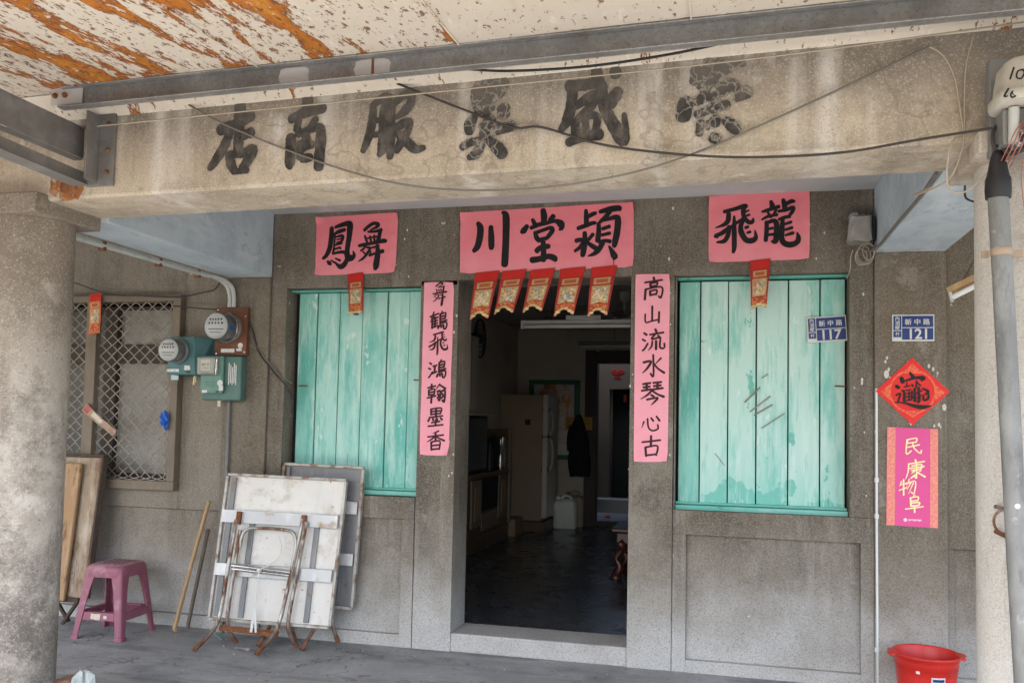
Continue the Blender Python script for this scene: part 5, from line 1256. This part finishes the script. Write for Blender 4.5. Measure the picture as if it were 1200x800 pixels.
# ================================================================ FOLDING TABLES
def folding_table(label, P00, P10, P01, kick, legs_in, dark=False, string=False):
    """P00 lower left, P10 lower right, P01 upper left of the leaning top; underside faces the street"""
    P00, P10, P01 = Vector(P00), Vector(P10), Vector(P01)
    U = P10 - P00; V = P01 - P00
    W, H = U.length, V.length
    u, v = U.normalized(), V.normalized()
    n = u.cross(v).normalized()
    if n.y > 0: n = -n                       # n points towards the street
    A = lambda a, b, c: P00 + u * (a * W) + v * (b * H) + n * c
    t = thing('folding_table', label, 'folding table', ((P00 + P10) / 2).to_tuple()[:2] + (0,), 'folded metal tables')
    m = MB(); m.hexa([A(.01, .01, 0), A(.99, .01, 0), A(.99, .01, -.008), A(.01, .01, -.008), A(.01, .99, 0), A(.99, .99, 0), A(.99, .99, -.008), A(.01, .99, -.008)])
    m.build('table_top', 'grey_shadow_steel' if dark else 'enamel_panel', t)
    m = MB()
    m.bar(A(0, 1, .010), A(1, 1, .010), .018, .034, n); m.bar(A(0, 0, .010), A(1, 0, .010), .018, .034, n)
    m.bar(A(0, .01, .010), A(0, .99, .010), .018, .034, n); m.bar(A(1, .01, .010), A(1, .99, .010), .018, .034, n)
    m.build('rim', 'enamel_rim', t, bevel=.003)
    for a in (.055, .255, .80):
        m = MB(); m.hexa([A(a - .022, .02, .001), A(a + .022, .02, .001), A(a + .022, .02, .016), A(a - .022, .02, .016), A(a - .022, .98 if a < .1 else .73, .001), A(a + .022, .98 if a < .1 else .73, .001), A(a + .022, .98 if a < .1 else .73, .016), A(a - .022, .98 if a < .1 else .73, .016)])
        m.build('stiffener', 'grey_shadow_steel', t, bevel=.003)
    for b0, b1 in ((.665, .755), (.30, .385)):
        m = MB(); m.hexa([A(.0, b0, .030), A(.975, b0, .030), A(.975, b0, .036), A(.0, b0, .036), A(.0, b1, .030), A(.975, b1, .030), A(.975, b1, .036), A(.0, b1, .036)])
        m.hexa([A(.0, b1 - .006, .004), A(.975, b1 - .006, .004), A(.975, b1 - .006, .030), A(.0, b1 - .006, .030), A(.0, b1, .004), A(.975, b1, .004), A(.975, b1, .030), A(.0, b1, .030)])
        m.build('strap', 'sheet_strap', t, bevel=.002)
    gz = lambda p: Vector((p.x, p.y, .012))
    m = MB()
    for a in legs_in:
        m.hexa([A(a - .016, .655, .036), A(a + .022, .655, .036), A(a + .022, .655, .062), A(a - .016, .655, .062), A(a - .016, .745, .036), A(a + .022, .745, .036), A(a + .022, .745, .062), A(a - .016, .745, .062)])
    m.build('hinge', 'rust', t, bevel=.003)
    la, lb = legs_in
    r = .0125
    def leg(a_top, b_top, a_bot, c0, c1, fx, fy):
        k = A(a_bot, -.03, c1); f = Vector((k.x + fx, k.y + fy, .012))
        m = MB(); m.tube(spline([A(a_top, b_top, c0), A((a_top + a_bot) / 2, .35, (c0 + c1) / 2), A(a_bot, .03, c1), k + (f - k) * .35, f], 5), r, 12)
        l = m.build('leg', 'rusty_chrome', t, org=(f.x, f.y, 0))
        m = MB(); d = (f - k).normalized(); m.tube([f - d * .03, f + d * .004], .0145, 10); m.build('foot_cap', 'rust', l)
    leg(la - .012, .69, la - .035, .055, .075, -.055, -.16)
    leg(la + .034, .62, la + .018, .060, .055, .035, .06)
    leg(lb, .72, lb - .082, .055, .075, -.055, -.16)
    leg(lb + .030, .70, lb - .022, .060, .055, .035, .06)
    m = MB()
    m.tube(spline([A(la + .055, .50, .068), A(la + .065, .585, .068), A(la + .11, .630, .068), A(la + .20, .640, .068), A(lb - .16, .640, .068), A(lb - .07, .625, .068), A(lb - .035, .57, .068), A(lb - .033, .45, .068), A(lb - .075, .05, .072)], 6), .0105, 10)
    m.build('inner_frame', 'rusty_chrome', t)
    m = MB(); m.tube([A(la + .01, .375, .070), A(lb - .045, .355, .070)], .012, 10); m.tube([A(la + .01, .352, .062), A(lb - .045, .332, .062)], .010, 10); m.build('crossbar', 'chrome', t)
    m = MB(); m.bar(A(la - .03, -.050, .066), A(lb - .085, -.066, .070), .026, .012, n); m.tube([A(la - .03, -.035, .060), A(lb - .085, -.045, .064)], .007, 8); m.build('foot_bar', 'rust', t)
    if string:
        m = MB()
        p = A(.405, .36, .088)
        m.tube(spline([A(.52, .60, .075), A(.56, .52, .08), A(.535, .43, .085), p], 5), .0035, 6); m.tube(spline([A(.575, .60, .075), A(.585, .50, .08), A(.50, .41, .085), p], 5), .003, 6)
        e1, e2 = A(.415, -.055, .095), A(.445, -.055, .095)
        m.bar(p, p.lerp(e1, .6), .006, .004, n); m.bar(p.lerp(e1, .6), e1 + Vector((-.008, 0, 0)), .016, .003, n); m.bar(p.lerp(e1, .6), e2, .013, .003, n); m.tube([p + u * .012, p - u * .012], .010, 8)
        s_ = m.build('string', 'white_string', org=p); tag(s_, 'white plastic string tied round the crossbar of the front folded table', 'string')
    return t
folding_table('rusty white folding table leaning on the wall, tied with white string', (-3.155, -.265, .150), (-2.365, -.185, .135), (-3.118, -.170, 1.055), .1, (.155, .70), string=True)
m = None
folding_table('second folding table, leaning behind the white one and showing at its right', (-2.84, -.045, .24), (-2.285, -.035, .230), (-2.800, -.020, 1.128), .1, (.2, .78), dark=True)

# ================================================================ WOODEN FOLDING TABLE EDGE BY THE COLUMN
t = thing('old_board_table', 'stained wooden board table standing on edge between the column and the stool', 'folding table', (-4.27, -.2, 0))
m = MB(); m.hexa([(-4.60, -.17, .19), (-4.165, -.20, .19), (-4.165, -.165, .19), (-4.60, -.135, .19), (-4.60, -.09, 1.128), (-4.135, -.12, 1.13), (-4.135, -.085, 1.13), (-4.60, -.055, 1.128)])
m.build('table_top', 'old_board', t, bevel=.012)
m = MB(); m.hexa([(-4.64, -.20, .17), (-4.29, -.235, .17), (-4.29, -.205, .17), (-4.64, -.17, .17), (-4.62, -.13, 1.09), (-4.262, -.165, 1.09), (-4.262, -.135, 1.09), (-4.62, -.10, 1.09)])
m.build('board_leaf', 'board_edge', t, bevel=.010)
m = MB(); m.bar((-4.150, -.18, .19), (-4.120, -.10, 1.135), .018, .04); m.bar((-4.60, -.07, 1.140), (-4.118, -.10, 1.142), .04, .016)
m.build('edge_band', 'dark_edge', t, bevel=.003)
m = MB()
m.bar((-4.21, -.17, .19), (-4.325, -.19, .012), .028, .02, mi=0); m.bar((-4.43, -.17, .19), (-4.325, -.13, .012), .028, .02); m.bar((-4.45, -.185, .17), (-4.20, -.195, .178), .02, .03)
m.build('leg', 'dark_edge', t, bevel=.003)

# ================================================================ STICKS
m = MB(); m.tube([(-3.529, -.100, .016), (-3.44, -.075, .43), (-3.345, -.040, .862)], [.0145, .0135, .0125], 12)
m.tube([(-3.520, -.11, .018), (-3.500, -.12, .012)], .010, 8)
tag(m.build('wooden_stick', 'wood_stick', org=(-3.529, -.1, 0)), 'pale yellow wooden stick leaning on the wall left of the tables', 'stick')
m = MB(); m.tube([(-3.462, -.055, .016), (-3.41, -.035, .35), (-3.365, -.006, .672)], .0125, 12)
tag(m.build('wooden_stick', 'grey_stick', org=(-3.46, -.055, 0)), 'shorter dark grey stick leaning behind the pale yellow one', 'stick')
cable('green grey cord end lying on the floor at the left foot of the tables', [(-3.235, -.05, .11), (-3.25, -.06, .06), (-3.22, -.10, .02), (-3.15, -.17, .008), (-3.10, -.20, .006)], .005, 'green_box_pale', name='cord')

# ================================================================ PLASTIC STOOL
def stool(c, rot):
    t = thing('plastic_stool', 'dusty maroon plastic stool with a peeled sticker in front of the wooden board', 'stool', (c[0], c[1], 0))
    R = Matrix.Rotation(rot, 3, 'Z')
    def P(x, y, z): q = R @ Vector((x, y, z)); return (c[0] + q.x, c[1] + q.y, q.z)
    H = .462
    half = lambda z: .180 - (.180 - .128) * (z / H) ** 1.05          # half width of the leg cage at height z
    hd = lambda z: half(z) * 1.02
    # seat: rounded square dished top
    def ringpts(r, rd, z, n=48, e=.32):
        return [P(r * (abs(cos(a)) ** e) * (1 if cos(a) >= 0 else -1), rd * (abs(sin(a)) ** e) * (1 if sin(a) >= 0 else -1), z) for a in [2 * pi * (k + .5) / n for k in range(n)]]
    m = MB(); n = 48
    rs = [(.1415, .385), (.143, .425), (.139, .446), (.128, .459), (.110, .464), (.06, .461), (.004, .460)]
    vs = [p for r, z in rs for p in ringpts(r, r * 1.02, z, n, .42 if r < .13 else .36)]
    m.add(vs, [(i * n + k, i * n + (k + 1) % n, (i + 1) * n + (k + 1) % n, (i + 1) * n + k) for i in range(3) for k in range(n)], 0, True)
    m.add(vs, [(i * n + k, i * n + (k + 1) % n, (i + 1) * n + (k + 1) % n, (i + 1) * n + k) for i in range(3, len(rs) - 1) for k in range(n)], 1, True)
    seat = m.build('seat', ['stool_plastic', 'stool_top_dust'], t)
    m = MB()
    for i in range(-2, 3):
        for j in range(-2, 3):
            x, y = i * .036, j * .036
            m.lathe([(.009, 0), (.008, .0012)], P(x, y, .4655 - .004 * ((i * i + j * j) ** .5 / 3) * 0), 8)
    m.build('seat_pattern', 'dark_red_hole', seat)
    for sx in (-1, 1):
        for sy in (-1, 1):
            m = MB(); secs = []
            for z in (0.0, .02, .022, .10, .20, .30, .38, .42, .44):
                a, b = half(z), hd(z)
                lw = .062 - .018 * (z < .3) * (1 - z / .3) + (.085 * max(0, (z - .34) / .10) ** 2)
                if z < .021: lw += .012
                th = .011
                ex = .006 if z < .021 else 0
                # L section with a rounded outer corner
                o_ = [(a + ex - lw, b + ex), (a + ex - .018, b + ex), (a + ex - .005, b + ex - .005), (a + ex, b + ex - .018), (a + ex, b + ex - lw), (a - th, b + ex - lw), (a - th, b - th), (a + ex - lw, b - th)]
                secs.append([P(sx * x, sy * y, z) for x, y in o_])
            vs = [p for s_ in secs for p in s_]
            f = [(i * 8 + k, i * 8 + (k + 1) % 8, (i + 1) * 8 + (k + 1) % 8, (i + 1) * 8 + k) for i in range(len(secs) - 1) for k in range(8)]
            m.add(vs, f, 0, False); m.add(secs[0], [tuple(range(8))]); m.add(secs[-1], [tuple(range(8))])
            m.build('leg', 'stool_plastic', t, bevel=.004)
    for k in range(4):
        q = Matrix.Rotation(k * pi / 2, 3, 'Z')
        def S(x, y, z): w = q @ Vector((x, y, z)); return P(w.x, w.y, w.z)
        z0, z1 = .118, .168
        a0, a1 = half(z0) - .055, half(z1) - .055
        y0, y1 = -half(z0) + .001, -half(z1) + .001
        m = MB(); m.hexa([S(-a0, y0, z0), S(a0, y0, z0), S(a0, y0 + .010, z0), S(-a0, y0 + .010, z0), S(-a1, y1, z1), S(a1, y1, z1), S(a1, y1 + .010, z1), S(-a1, y1 + .010, z1)])
        a2 = half(z1) - .06
        m.hexa([S(-a2, y1 + .012, z1 - .008), S(a2, y1 + .012, z1 - .008), S(a2, y1 + .040, z1 - .008), S(-a2, y1 + .040, z1 - .008), S(-a2, y1 + .012, z1), S(a2, y1 + .012, z1), S(a2, y1 + .040, z1), S(-a2, y1 + .040, z1)])
        m.build('stretcher', 'stool_plastic', t, bevel=.003)
        if k == 0:
            m = MB(); m.add([S(-.055, y0 - .0022, .128), S(-.03, y0 - .0020, .126), S(-.012, y0 - .0022, .122), S(.012, y0 - .0018, .124), S(.014, y0 + .002, .160), S(-.03, y0 + .0015, .158), S(-.052, y0 + .002, .162)], [tuple(range(7))])
            m.add([S(.035, y0 - .0020, .134), S(.06, y0 - .0020, .132), S(.062, y0 + .0005, .150), S(.038, y0 + .0005, .152)], [(0, 1, 2, 3)])
            m.build('peeled_sticker', 'label_cream', t)
    return t
stool((-3.862, -.262), RAD(3))

# ================================================================ RED BUCKET
BK = .915
t = thing('plastic_bucket', 'bright red plastic bucket with two lugs below the magenta poster', 'bucket', (1.030, -.25, 0))
m = MB()
m.lathe([(r_ * BK, z_) for r_, z_ in [(.130, .004), (.134, .0), (.138, .02), (.160, .18), (.163, .215), (.166, .217), (.168, .245), (.172, .262), (.182, .270), (.184, .278), (.180, .283), (.172, .282), (.168, .276), (.160, .20), (.132, .02), (.02, .014)]], (1.030, -.25, 0), 64)
m.build('bucket_body', 'red_plastic', t)
for s_ in (-1, 1):
    m = MB()
    pts = [(.150, -.045), (.172, -.038), (.183, -.018), (.183, .018), (.172, .038), (.150, .045)]
    p0 = [(1.030 + s_ * x, -.25 + y, .262) for x, y in pts]; p1 = [(1.030 + s_ * x, -.25 + y, .280) for x, y in pts]
    m.add(p0 + p1, [tuple(range(6)), tuple(range(6, 12))[::-1]] + [(k, (k + 1) % 6, 6 + (k + 1) % 6, 6 + k) for k in range(6)])
    m.build('lug', 'red_plastic', t, bevel=.005)
def on_bucket(a0, a1, z0, z1, lift):
    def f(u, v):
        a = a0 + (a1 - a0) * u; z = z0 + (z1 - z0) * v
        r = .138 + (.160 - .138) * (z - .02) / .16 if z < .18 else .160 + (z - .18) * .085
        r = r * BK + lift
        return (1.030 + r * sin(a), -.25 - r * cos(a), z)
    return f
m = MB(); m.sheet(on_bucket(-.05, .42, .10, .190, .0016), 8, 4); m.build('barcode_label', 'label_white', t)
m = MB(); m.sheet(on_bucket(-.52, -.40, .200, .214, .003), 3, 3); m.build('price_sticker', 'pale_ink', t)
m = MB(); m.sheet(on_bucket(.0, .38, .168, .182, .0026), 6, 2); m.build('label_print', 'plate_blue', t)

# ================================================================ DEBRIS AT THE LEFT COLUMN
m = MB()
def lump(cx, cy, cz, rx, ry, rz, seed, am=.35):
    vs, nn = [], 14
    for j in range(9):
        th = pi * j / 8
        for k in range(nn):
            ph = 2 * pi * k / nn
            d = Vector((sin(th) * cos(ph), sin(th) * sin(ph), cos(th)))
            s_ = 1 + am * noise.noise(d * 2.2 + Vector((seed, 0, 0))) + am * .6 * noise.noise(d * 5 + Vector((0, seed, 0)))
            vs.append((cx + rx * d.x * s_, cy + ry * d.y * s_, cz + rz * d.z * s_))
    return vs, [(j * nn + k, j * nn + (k + 1) % nn, (j + 1) * nn + (k + 1) % nn, (j + 1) * nn + k) for j in range(8) for k in range(nn)]
v, f = lump(-2.955, -1.62, .075, .065, .06, .125, 3, .5); m.add(v, f)
tag(m.build('plastic_bag', 'crumpled_plastic', org=(-2.955, -1.62, 0)), 'crumpled grey plastic bag at the foot of the left column', 'bag')
m = MB(); m.box(-3.09, -3.0, -1.68, -1.54, 0, .165)
tag(m.build('broken_brick', 'brick_chip', org=(-3.05, -1.6, 0), bevel=.02), 'pinkish broken brick standing at the foot of the left column', 'brick')
m = MB(); v, f = lump(-3.705, -.055, 1.405, .032, .02, .05, 5, .6); m.add(v, f); v, f = lump(-3.69, -.05, 1.355, .016, .012, .03, 8, .6); m.add(v, f)
tag(m.build('plastic_bag', 'blue_plastic', org=(-3.705, -.05, 1.33)), 'crumpled blue plastic bag stuck in the mesh window below the teal meter', 'bag')

# ================================================================ INSIDE THE ROOM
t = thing('ceiling_tube_light', 'long unlit white tube light fitting just inside the doorway', 'lamp', (-1.0, 1.8, 2.25))
m = MB(); m.box(-1.655, -.44, 1.76, 1.80, 2.255, 2.285); m.box(-1.27, -.98, 1.745, 1.79, 2.286, 2.32); m.build('lamp_housing', 'white_enamel', t, bevel=.004)
m = MB(); m.tube([(-1.63, 1.785, 2.235), (-.46, 1.785, 2.235)], .016, 12); m.build('tube', 'lamp_tube', t)
m = MB(); m.box(-1.655, -1.635, 1.765, 1.80, 2.215, 2.256); m.box(-.46, -.44, 1.765, 1.80, 2.215, 2.256); m.build('socket', 'white_enamel', t)
m = MB(); m.tube([(-1.4, 1.78, 2.285), (-1.4, 1.78, 2.70)], .003, 6); m.tube([(-.7, 1.78, 2.285), (-.7, 1.78, 2.70)], .003, 6); m.build('hanging_wire', 'dark_cable', t)
t = thing('ceiling_tube_light', 'second tube light in the dark room, near the back doorway', 'lamp', (-1.4, 5.2, 2.4))
m = MB(); m.box(-1.75, -.55, 5.2, 5.25, 2.405, 2.45); m.build('lamp_housing', 'grey_plate', t, bevel=.004)
m = MB(); m.tube([(-1.72, 5.22, 2.39), (-.58, 5.22, 2.39)], .014, 10); m.build('tube', 'lamp_tube', t)
m = MB(); m.tube([(-1.3, 5.22, 2.45), (-1.3, 5.22, 2.70)], .003, 6); m.tube([(-.8, 5.22, 2.45), (-.8, 5.22, 2.70)], .003, 6); m.build('hanging_wire', 'dark_cable', t)
t = thing('ceiling_fan', 'white ceiling fan hanging in the dark room behind the charms', 'fan', (-.93, 3.0, 2.45))
m = MB(); m.tube([(-.93, 3.0, 2.70), (-.93, 3.0, 2.47)], .014, 10); m.lathe([(.02, .13), (.05, .16), (.055, .232)], (-.93, 3, 2.47), 18); m.build('down_rod', 'white_enamel', t)
m = MB(); m.lathe([(.03, -.06), (.09, -.045), (.11, -.01), (.10, .02), (.03, .035)], (-.93, 3.0, 2.45), 24); m.build('motor', 'grey_plate', t)
for k in range(3):
    a = k * 2 * pi / 3 + .5
    m = MB(); d = Vector((cos(a), sin(a), 0)); e = Vector((-sin(a), cos(a), .12))
    c0 = Vector((-.93, 3, 2.44))
    m.hexa([c0 + d * .1 - e * .04, c0 + d * .6 - e * .065, c0 + d * .6 + e * .065, c0 + d * .1 + e * .04, c0 + d * .1 - e * .04 + Vector((0, 0, .006)), c0 + d * .6 - e * .065 + Vector((0, 0, .006)), c0 + d * .6 + e * .065 + Vector((0, 0, .006)), c0 + d * .1 + e * .04 + Vector((0, 0, .006))])
    m.build('fan_blade', 'dark_wood', t)

t = thing('refrigerator', 'tall two door refrigerator standing on a dark wooden plinth inside the room', 'refrigerator', (-2.45, 5.5, .10))
m = MB(); m.box(-2.725, -2.175, 5.22, 5.86, .235, 1.79); m.build('cabinet_body', 'fridge_side', t, bevel=.01)
m = MB(); m.box(-2.172, -2.105, 5.20, 5.88, .27, 1.265); lo = m.build('door', 'fridge_door', t, bevel=.012)
m = MB(); m.box(-2.172, -2.105, 5.20, 5.88, 1.275, 1.79); up_ = m.build('door', 'fridge_door', t, bevel=.012)
m = MB(); m.tube(spline([(-2.10, 5.235, 1.60), (-2.06, 5.235, 1.55), (-2.045, 5.235, 1.45), (-2.06, 5.235, 1.34), (-2.10, 5.235, 1.29)]), .014, 8); m.build('handle', 'fridge_door', up_)
m = MB(); m.tube(spline([(-2.10, 5.235, 1.25), (-2.06, 5.235, 1.20), (-2.045, 5.235, 1.05), (-2.06, 5.235, .90), (-2.10, 5.235, .85)]), .014, 8); m.build('handle', 'fridge_door', lo)
m = MB()
for z in (1.60, 1.28, 1.25, .86): m.box(-2.18, -2.09, 5.215, 5.255, z - .022, z + .022)
m.build('handle_bracket', 'black_plastic', t)
m = MB(); m.box(-2.40, -2.33, 5.2145, 5.2195, 1.41, 1.48); m.build('magnet', 'black_plastic', t)
m = MB(); m.box(-2.43, -2.32, 5.2155, 5.2195, 1.20, 1.33); m.build('paper_note', 'jug_tan', t)
m = MB(); m.box(-2.70, -2.12, 5.18, 5.9, .101, .232); m.build('plinth', 'dark_wood', t, bevel=.006)

t = thing('television_cabinet', 'dark wooden television cabinet with paler door panels along the left wall', 'cabinet', (-2.55, 4.0, .10))
m = MB(); m.box(-2.72, -2.46, 3.0, 4.62, .26, .86); m.box(-2.72, -2.44, 2.98, 4.64, .86, .90); m.box(-2.72, -2.455, 3.0, 4.70, .101, .26); m.box(-2.73, -2.46, 4.62, 4.70, .26, 1.36); m.build('cabinet_body', 'dark_wood', t, bevel=.006)
for y0 in (3.10, 4.17):
    m = MB(); m.box(-2.459, -2.440, y0, y0 + .36, .36, .84); d = m.build('cabinet_door', 'grey_wood', t, bevel=.004)
    m = MB(); m.box(-2.4395, -2.430, y0 + .08, y0 + .28, .43, .77); m.build('door_panel', 'mid_wood', d, bevel=.004)
m = MB(); m.box(-2.459, -2.445, 3.50, 4.14, .30, .48); m.build('drawer', 'grey_wood', t, bevel=.004)
m = MB(); m.box(-2.459, -2.447, 3.50, 4.14, .50, .84); m.build('glass_niche', 'dark_gap', t)
m = MB(); m.box(-2.459, -2.43, 4.625, 4.695, .27, 1.34); m.build('side_post', 'grey_wood', t, bevel=.006)
m = MB(); m.box(-2.73, -2.38, 4.72, 5.12, .101, .30); m.build('wooden_crate_face', 'mid_wood', t, bevel=.006)
t = thing('television', 'grey television standing on the wooden cabinet inside the doorway', 'television', (-2.58, 3.4, .90))
m = MB(); m.box(-2.70, -2.50, 3.02, 3.85, .905, 1.50); m.build('casing', 'black_plastic', t, bevel=.01)
m = MB(); m.box(-2.499, -2.494, 3.06, 3.81, .95, 1.46); m.build('screen', 'tv_screen', t)
m = MB(); m.box(-2.70, -2.42, 3.0, 3.86, 1.502, 1.512); m.build('frame_strip', 'white_enamel', t)
t = thing('black_bag', 'black bags and flasks heaped on the television cabinet', 'bag', (-2.56, 4.2, .90))
m = MB(); v, f = lump(-2.58, 4.22, 1.08, .12, .33, .19, 4, .3); m.add(v, f, 0, True); m.build('bag_body', 'black_cloth', t)
for k, (y, h) in enumerate(((3.95, 1.30), (4.42, 1.34), (4.52, 1.36))):
    m = MB(); m.lathe([(.035, 0), (.037, .02), (.036, .22), (.02, .26), (.02, h - 1.0)], (-2.50, y, .901), 14); m.build('flask', 'black_plastic' if k == 0 else 'chrome', t)
t = thing('wall_fan', 'black wall fan high on the left wall of the room', 'fan', (-2.60, 3.55, 2.3))
m = MB()
for r in (.20, .15, .10): m.tube([(-2.52, 3.55 + r * cos(a), 2.32 + r * sin(a)) for a in [2 * pi * k / 28 for k in range(29)]], .012 if r == .20 else .005, 6, cap=False)
m.build('guard', 'black_plastic', t)
m = MB(); m.lathe([(.06, 0), (.07, .05), (.05, .12)], (-2.62, 3.55, 2.32), 16, 'X'); m.bar((-2.60, 3.55, 2.30), (-2.61, 3.72, 2.20), .05, .06); m.build('motor', 'black_plastic', t)

t = thing('green_window', 'green framed inner window with a poster hung over its panes', 'window', (-2.13, 6.14, 1.0))
m = MB(); zz0, zz1, xx0, xx1 = .96, 2.02, -2.56, -1.865
m.box(xx0, xx1, 6.10, 6.148, zz1 - .06, zz1); m.box(xx0, xx1, 6.10, 6.148, zz0, zz0 + .06); m.box(xx0, xx0 + .06, 6.10, 6.148, zz0 + .06, zz1 - .06); m.box(xx1 - .075, xx1, 6.10, 6.148, zz0 + .06, zz1 - .06)
m.build('window_frame', 'green_paint', t, bevel=.005)
m = MB(); m.box(xx0 + .06, xx1 - .075, 6.135, 6.145, zz0 + .06, zz1 - .06); m.build('window_pane', 'paper_white', t)
t = thing('wall_poster', 'faded picture calendar hanging on the green inner window', 'poster', (-2.17, 6.09, 1.1))
m = MB(); m.sheet(lambda u, v: (-2.41 + .45 * u, 6.088, 1.53 + .43 * v), 4, 4, .003); m.build('picture', 'picture_top', t)
m = MB(); m.sheet(lambda u, v: (-2.41 + .45 * u, 6.088, 1.17 + .358 * v), 4, 4, .003); m.build('lower_sheet', 'picture_low', t)
m = MB(); m.sheet(lambda u, v: (-2.23 + .26 * u, 6.084, 1.03 + .14 * v), 4, 4, .003); m.build('paper_note', 'paper_white', t)
m = MB(); m.sheet(lambda u, v: (-2.05 + .36 * u, 6.080, 1.36 + .17 * v), 4, 4, .006)
tag(m.build('notice_card', 'yellow_card', org=(-1.88, 6.08, 1.36)), 'yellow card pinned behind the hanging dark jacket', 'card')
t = thing('hanging_jacket', 'dark jacket hanging on the back wall beside the doorway', 'jacket', (-1.87, 6.04, .75))
m = MB()
def jk(u, v):
    a = 2 * pi * u
    z = 1.56 - .81 * v
    w = (.03 + .115 * min(1, v * 2.2) + .01 * sin(v * 9)) * (1 - .28 * max(0, v - .75) * 4 * .5)
    f = .020 * noise.noise(Vector((cos(a) * 3, sin(a) * 3, v * 2)))
    return (-1.868 + .03 * v + (w + f) * cos(a), 6.03 + (.045 + f) * sin(a), z + .03 * noise.noise(Vector((u * 6, 0, v))) * v)
m.sheet(jk, 30, 16); m.build('body_cloth', 'black_cloth', t)
m = MB(); m.tube(spline([(-1.96, 6.03, 1.42), (-1.985, 6.02, 1.25), (-1.98, 6.02, 1.08)]), [.03] * 13, 10); m.build('sleeve', 'black_cloth', t)
m = MB(); m.tube([(-1.865, 6.148, 1.60), (-1.865, 6.03, 1.58)], .006, 6); m.build('hook', 'chrome', t)

def jug(label, c, w, d, h, matn, cap, tall=True):
    t = thing('water_jug', label, 'jug', (c[0], c[1], .10))
    m = MB(); n = 40
    prof = [(.94, 0.0), (1, .02), (1, h * .72), (.97, h * .80), (.86, h * .87), (.62, h * .91)]
    def rg(s_, z): return [(c[0] + w * s_ * (abs(cos(a)) ** .4) * (1 if cos(a) > 0 else -1), c[1] + d * s_ * (abs(sin(a)) ** .4) * (1 if sin(a) > 0 else -1), .101 + z) for a in [2 * pi * k / n for k in range(n)]]
    secs = [rg(*p) for p in prof]
    vs = [p for s_ in secs for p in s_]
    m.add(vs, [(i * n + k, i * n + (k + 1) % n, (i + 1) * n + (k + 1) % n, (i + 1) * n + k) for i in range(len(secs) - 1) for k in range(n)], 0, True)
    m.add(secs[-1], [tuple(range(n))]); m.add(secs[0], [tuple(range(n))[::-1]])
    m.build('jug_body', matn, t)
    m = MB(); m.tube(spline([(c[0] + w * .45, c[1], .10 + h * .88), (c[0] + w * .40, c[1], .10 + h * .99), (c[0], c[1], .10 + h * 1.03), (c[0] - w * .25, c[1], .10 + h * .99), (c[0] - w * .3, c[1], .10 + h * .88)]), .018, 10); m.build('handle', matn, t)
    m = MB(); m.lathe([(.035, 0), (.035, .04), (.03, .045)], (c[0] - w * .62, c[1], .10 + h * .90), 18); m.build('cap', cap, t)
jug('large translucent white water jug on the floor by the back wall', (-1.975, 5.80), .150, .11, .40, 'jug_plastic', 'jug_plastic')
jug('brown tan jug half hidden behind the white water jug', (-1.90, 6.02), .135, .09, .44, 'jug_tan', 'jug_tan')
jug('small blue capped jug between the refrigerator and the white jug', (-2.13, 5.98), .10, .08, .40, 'jug_plastic', 'blue_cap')

t = thing('tea_table', 'low carved rosewood tea table just inside the doorway on the right', 'table', (-.45, 2.6, .10))
m = MB(); m.box(-.94, .0, 2.30, 2.95, .50, .54); m.box(-.90, -.04, 2.34, 2.91, .40, .498); m.build('table_top', 'rosewood', t, bevel=.01)
for x, sx in ((-.88, -1), (-.06, 1)):
    for y in (2.36, 2.89):
        m = MB(); m.tube(spline([(x, y, .42), (x + .035 * sx * -1, y, .36), (x + .02 * sx, y, .28), (x - .015 * sx, y, .20), (x + .03 * sx, y, .125)]), [.05, .046, .045, .046, .046, .044, .04, .036, .033, .032, .03, .03, .03, .03, .03, .032, .034, .036, .038, .038, .038, .036, .034, .032, .03][:25], 12)
        m.lathe([(.05, 0), (.052, .02), (.04, .035)], (x + .02 * sx, y, .101), 14); m.build('leg', 'rosewood', t)
t = thing('door_ornament', 'red paper ornament on the pale wall beyond the back doorway', 'ornament', (-1.66, 8.29, 2.2))
m = MB()
for dx, dz, r in ((0, 0, .035), (-.055, .02, .045), (.055, .02, .045), (-.03, -.07, .025), (.03, -.07, .025)): m.lathe([(r, 0), (r * .9, .006)], (-1.63 + dx, 8.298, 2.25 + dz), 14, 'Y')
m.build('paper_knot', 'red_charm', t)
m = MB(); m.sheet(lambda u, v: (-1.55 + .05 * u, 8.44, 1.80 + .12 * v), 2, 2, .003)
tag(m.build('paper_note', 'faded_red_charm', org=(-1.55, 8.44, 1.8)), 'small red paper slip in the dark yard doorway', 'paper')
m = MB(); m.box(-1.66, -1.58, 7.2, 7.26, .10, .135)
tag(m.build('red_lid', 'crimson_paper', org=(-1.62, 7.23, .10), bevel=.01), 'small red plastic lid on the yard floor beyond the back doorway', 'lid')

# ================================================================ GRIT ON THE ARCADE FLOOR
m = MB()
random.seed(33)
for k in range(420):
    x = random.uniform(-4.6, 1.6); y = -abs(random.gauss(0, .35)) - .01 if k % 3 else random.uniform(-1.9, -.1)
    r = random.uniform(.0015, .0055) * (1.6 if random.random() < .06 else 1)
    q = [(x + r * random.uniform(.6, 1.2) * cos(a + k), y + r * random.uniform(.6, 1.2) * sin(a + k), .0005) for a in (0, 1.57, 3.14, 4.71)]
    m.add(q + [(x, y, r * random.uniform(.5, 1.0))], [(0, 1, 4), (1, 2, 4), (2, 3, 4), (3, 0, 4)], random.choice((0, 0, 1, 2)))
g = m.build('floor_grit', ['lime_splash', 'dark_edge', 'raw_concrete'])
g['kind'] = 'stuff'
m = MB().sheet(lambda u, v: (-2.93 + .10 * u + .01 * v, -.33 - .035 * v, .004 + .004 * sin(u * 5) * v), 6, 3)
tag(m.build('paper_scrap', 'lime_splash', org=(-2.88, -.35, 0)), 'small pale paper scrap on the floor under the front folding table', 'paper scrap')
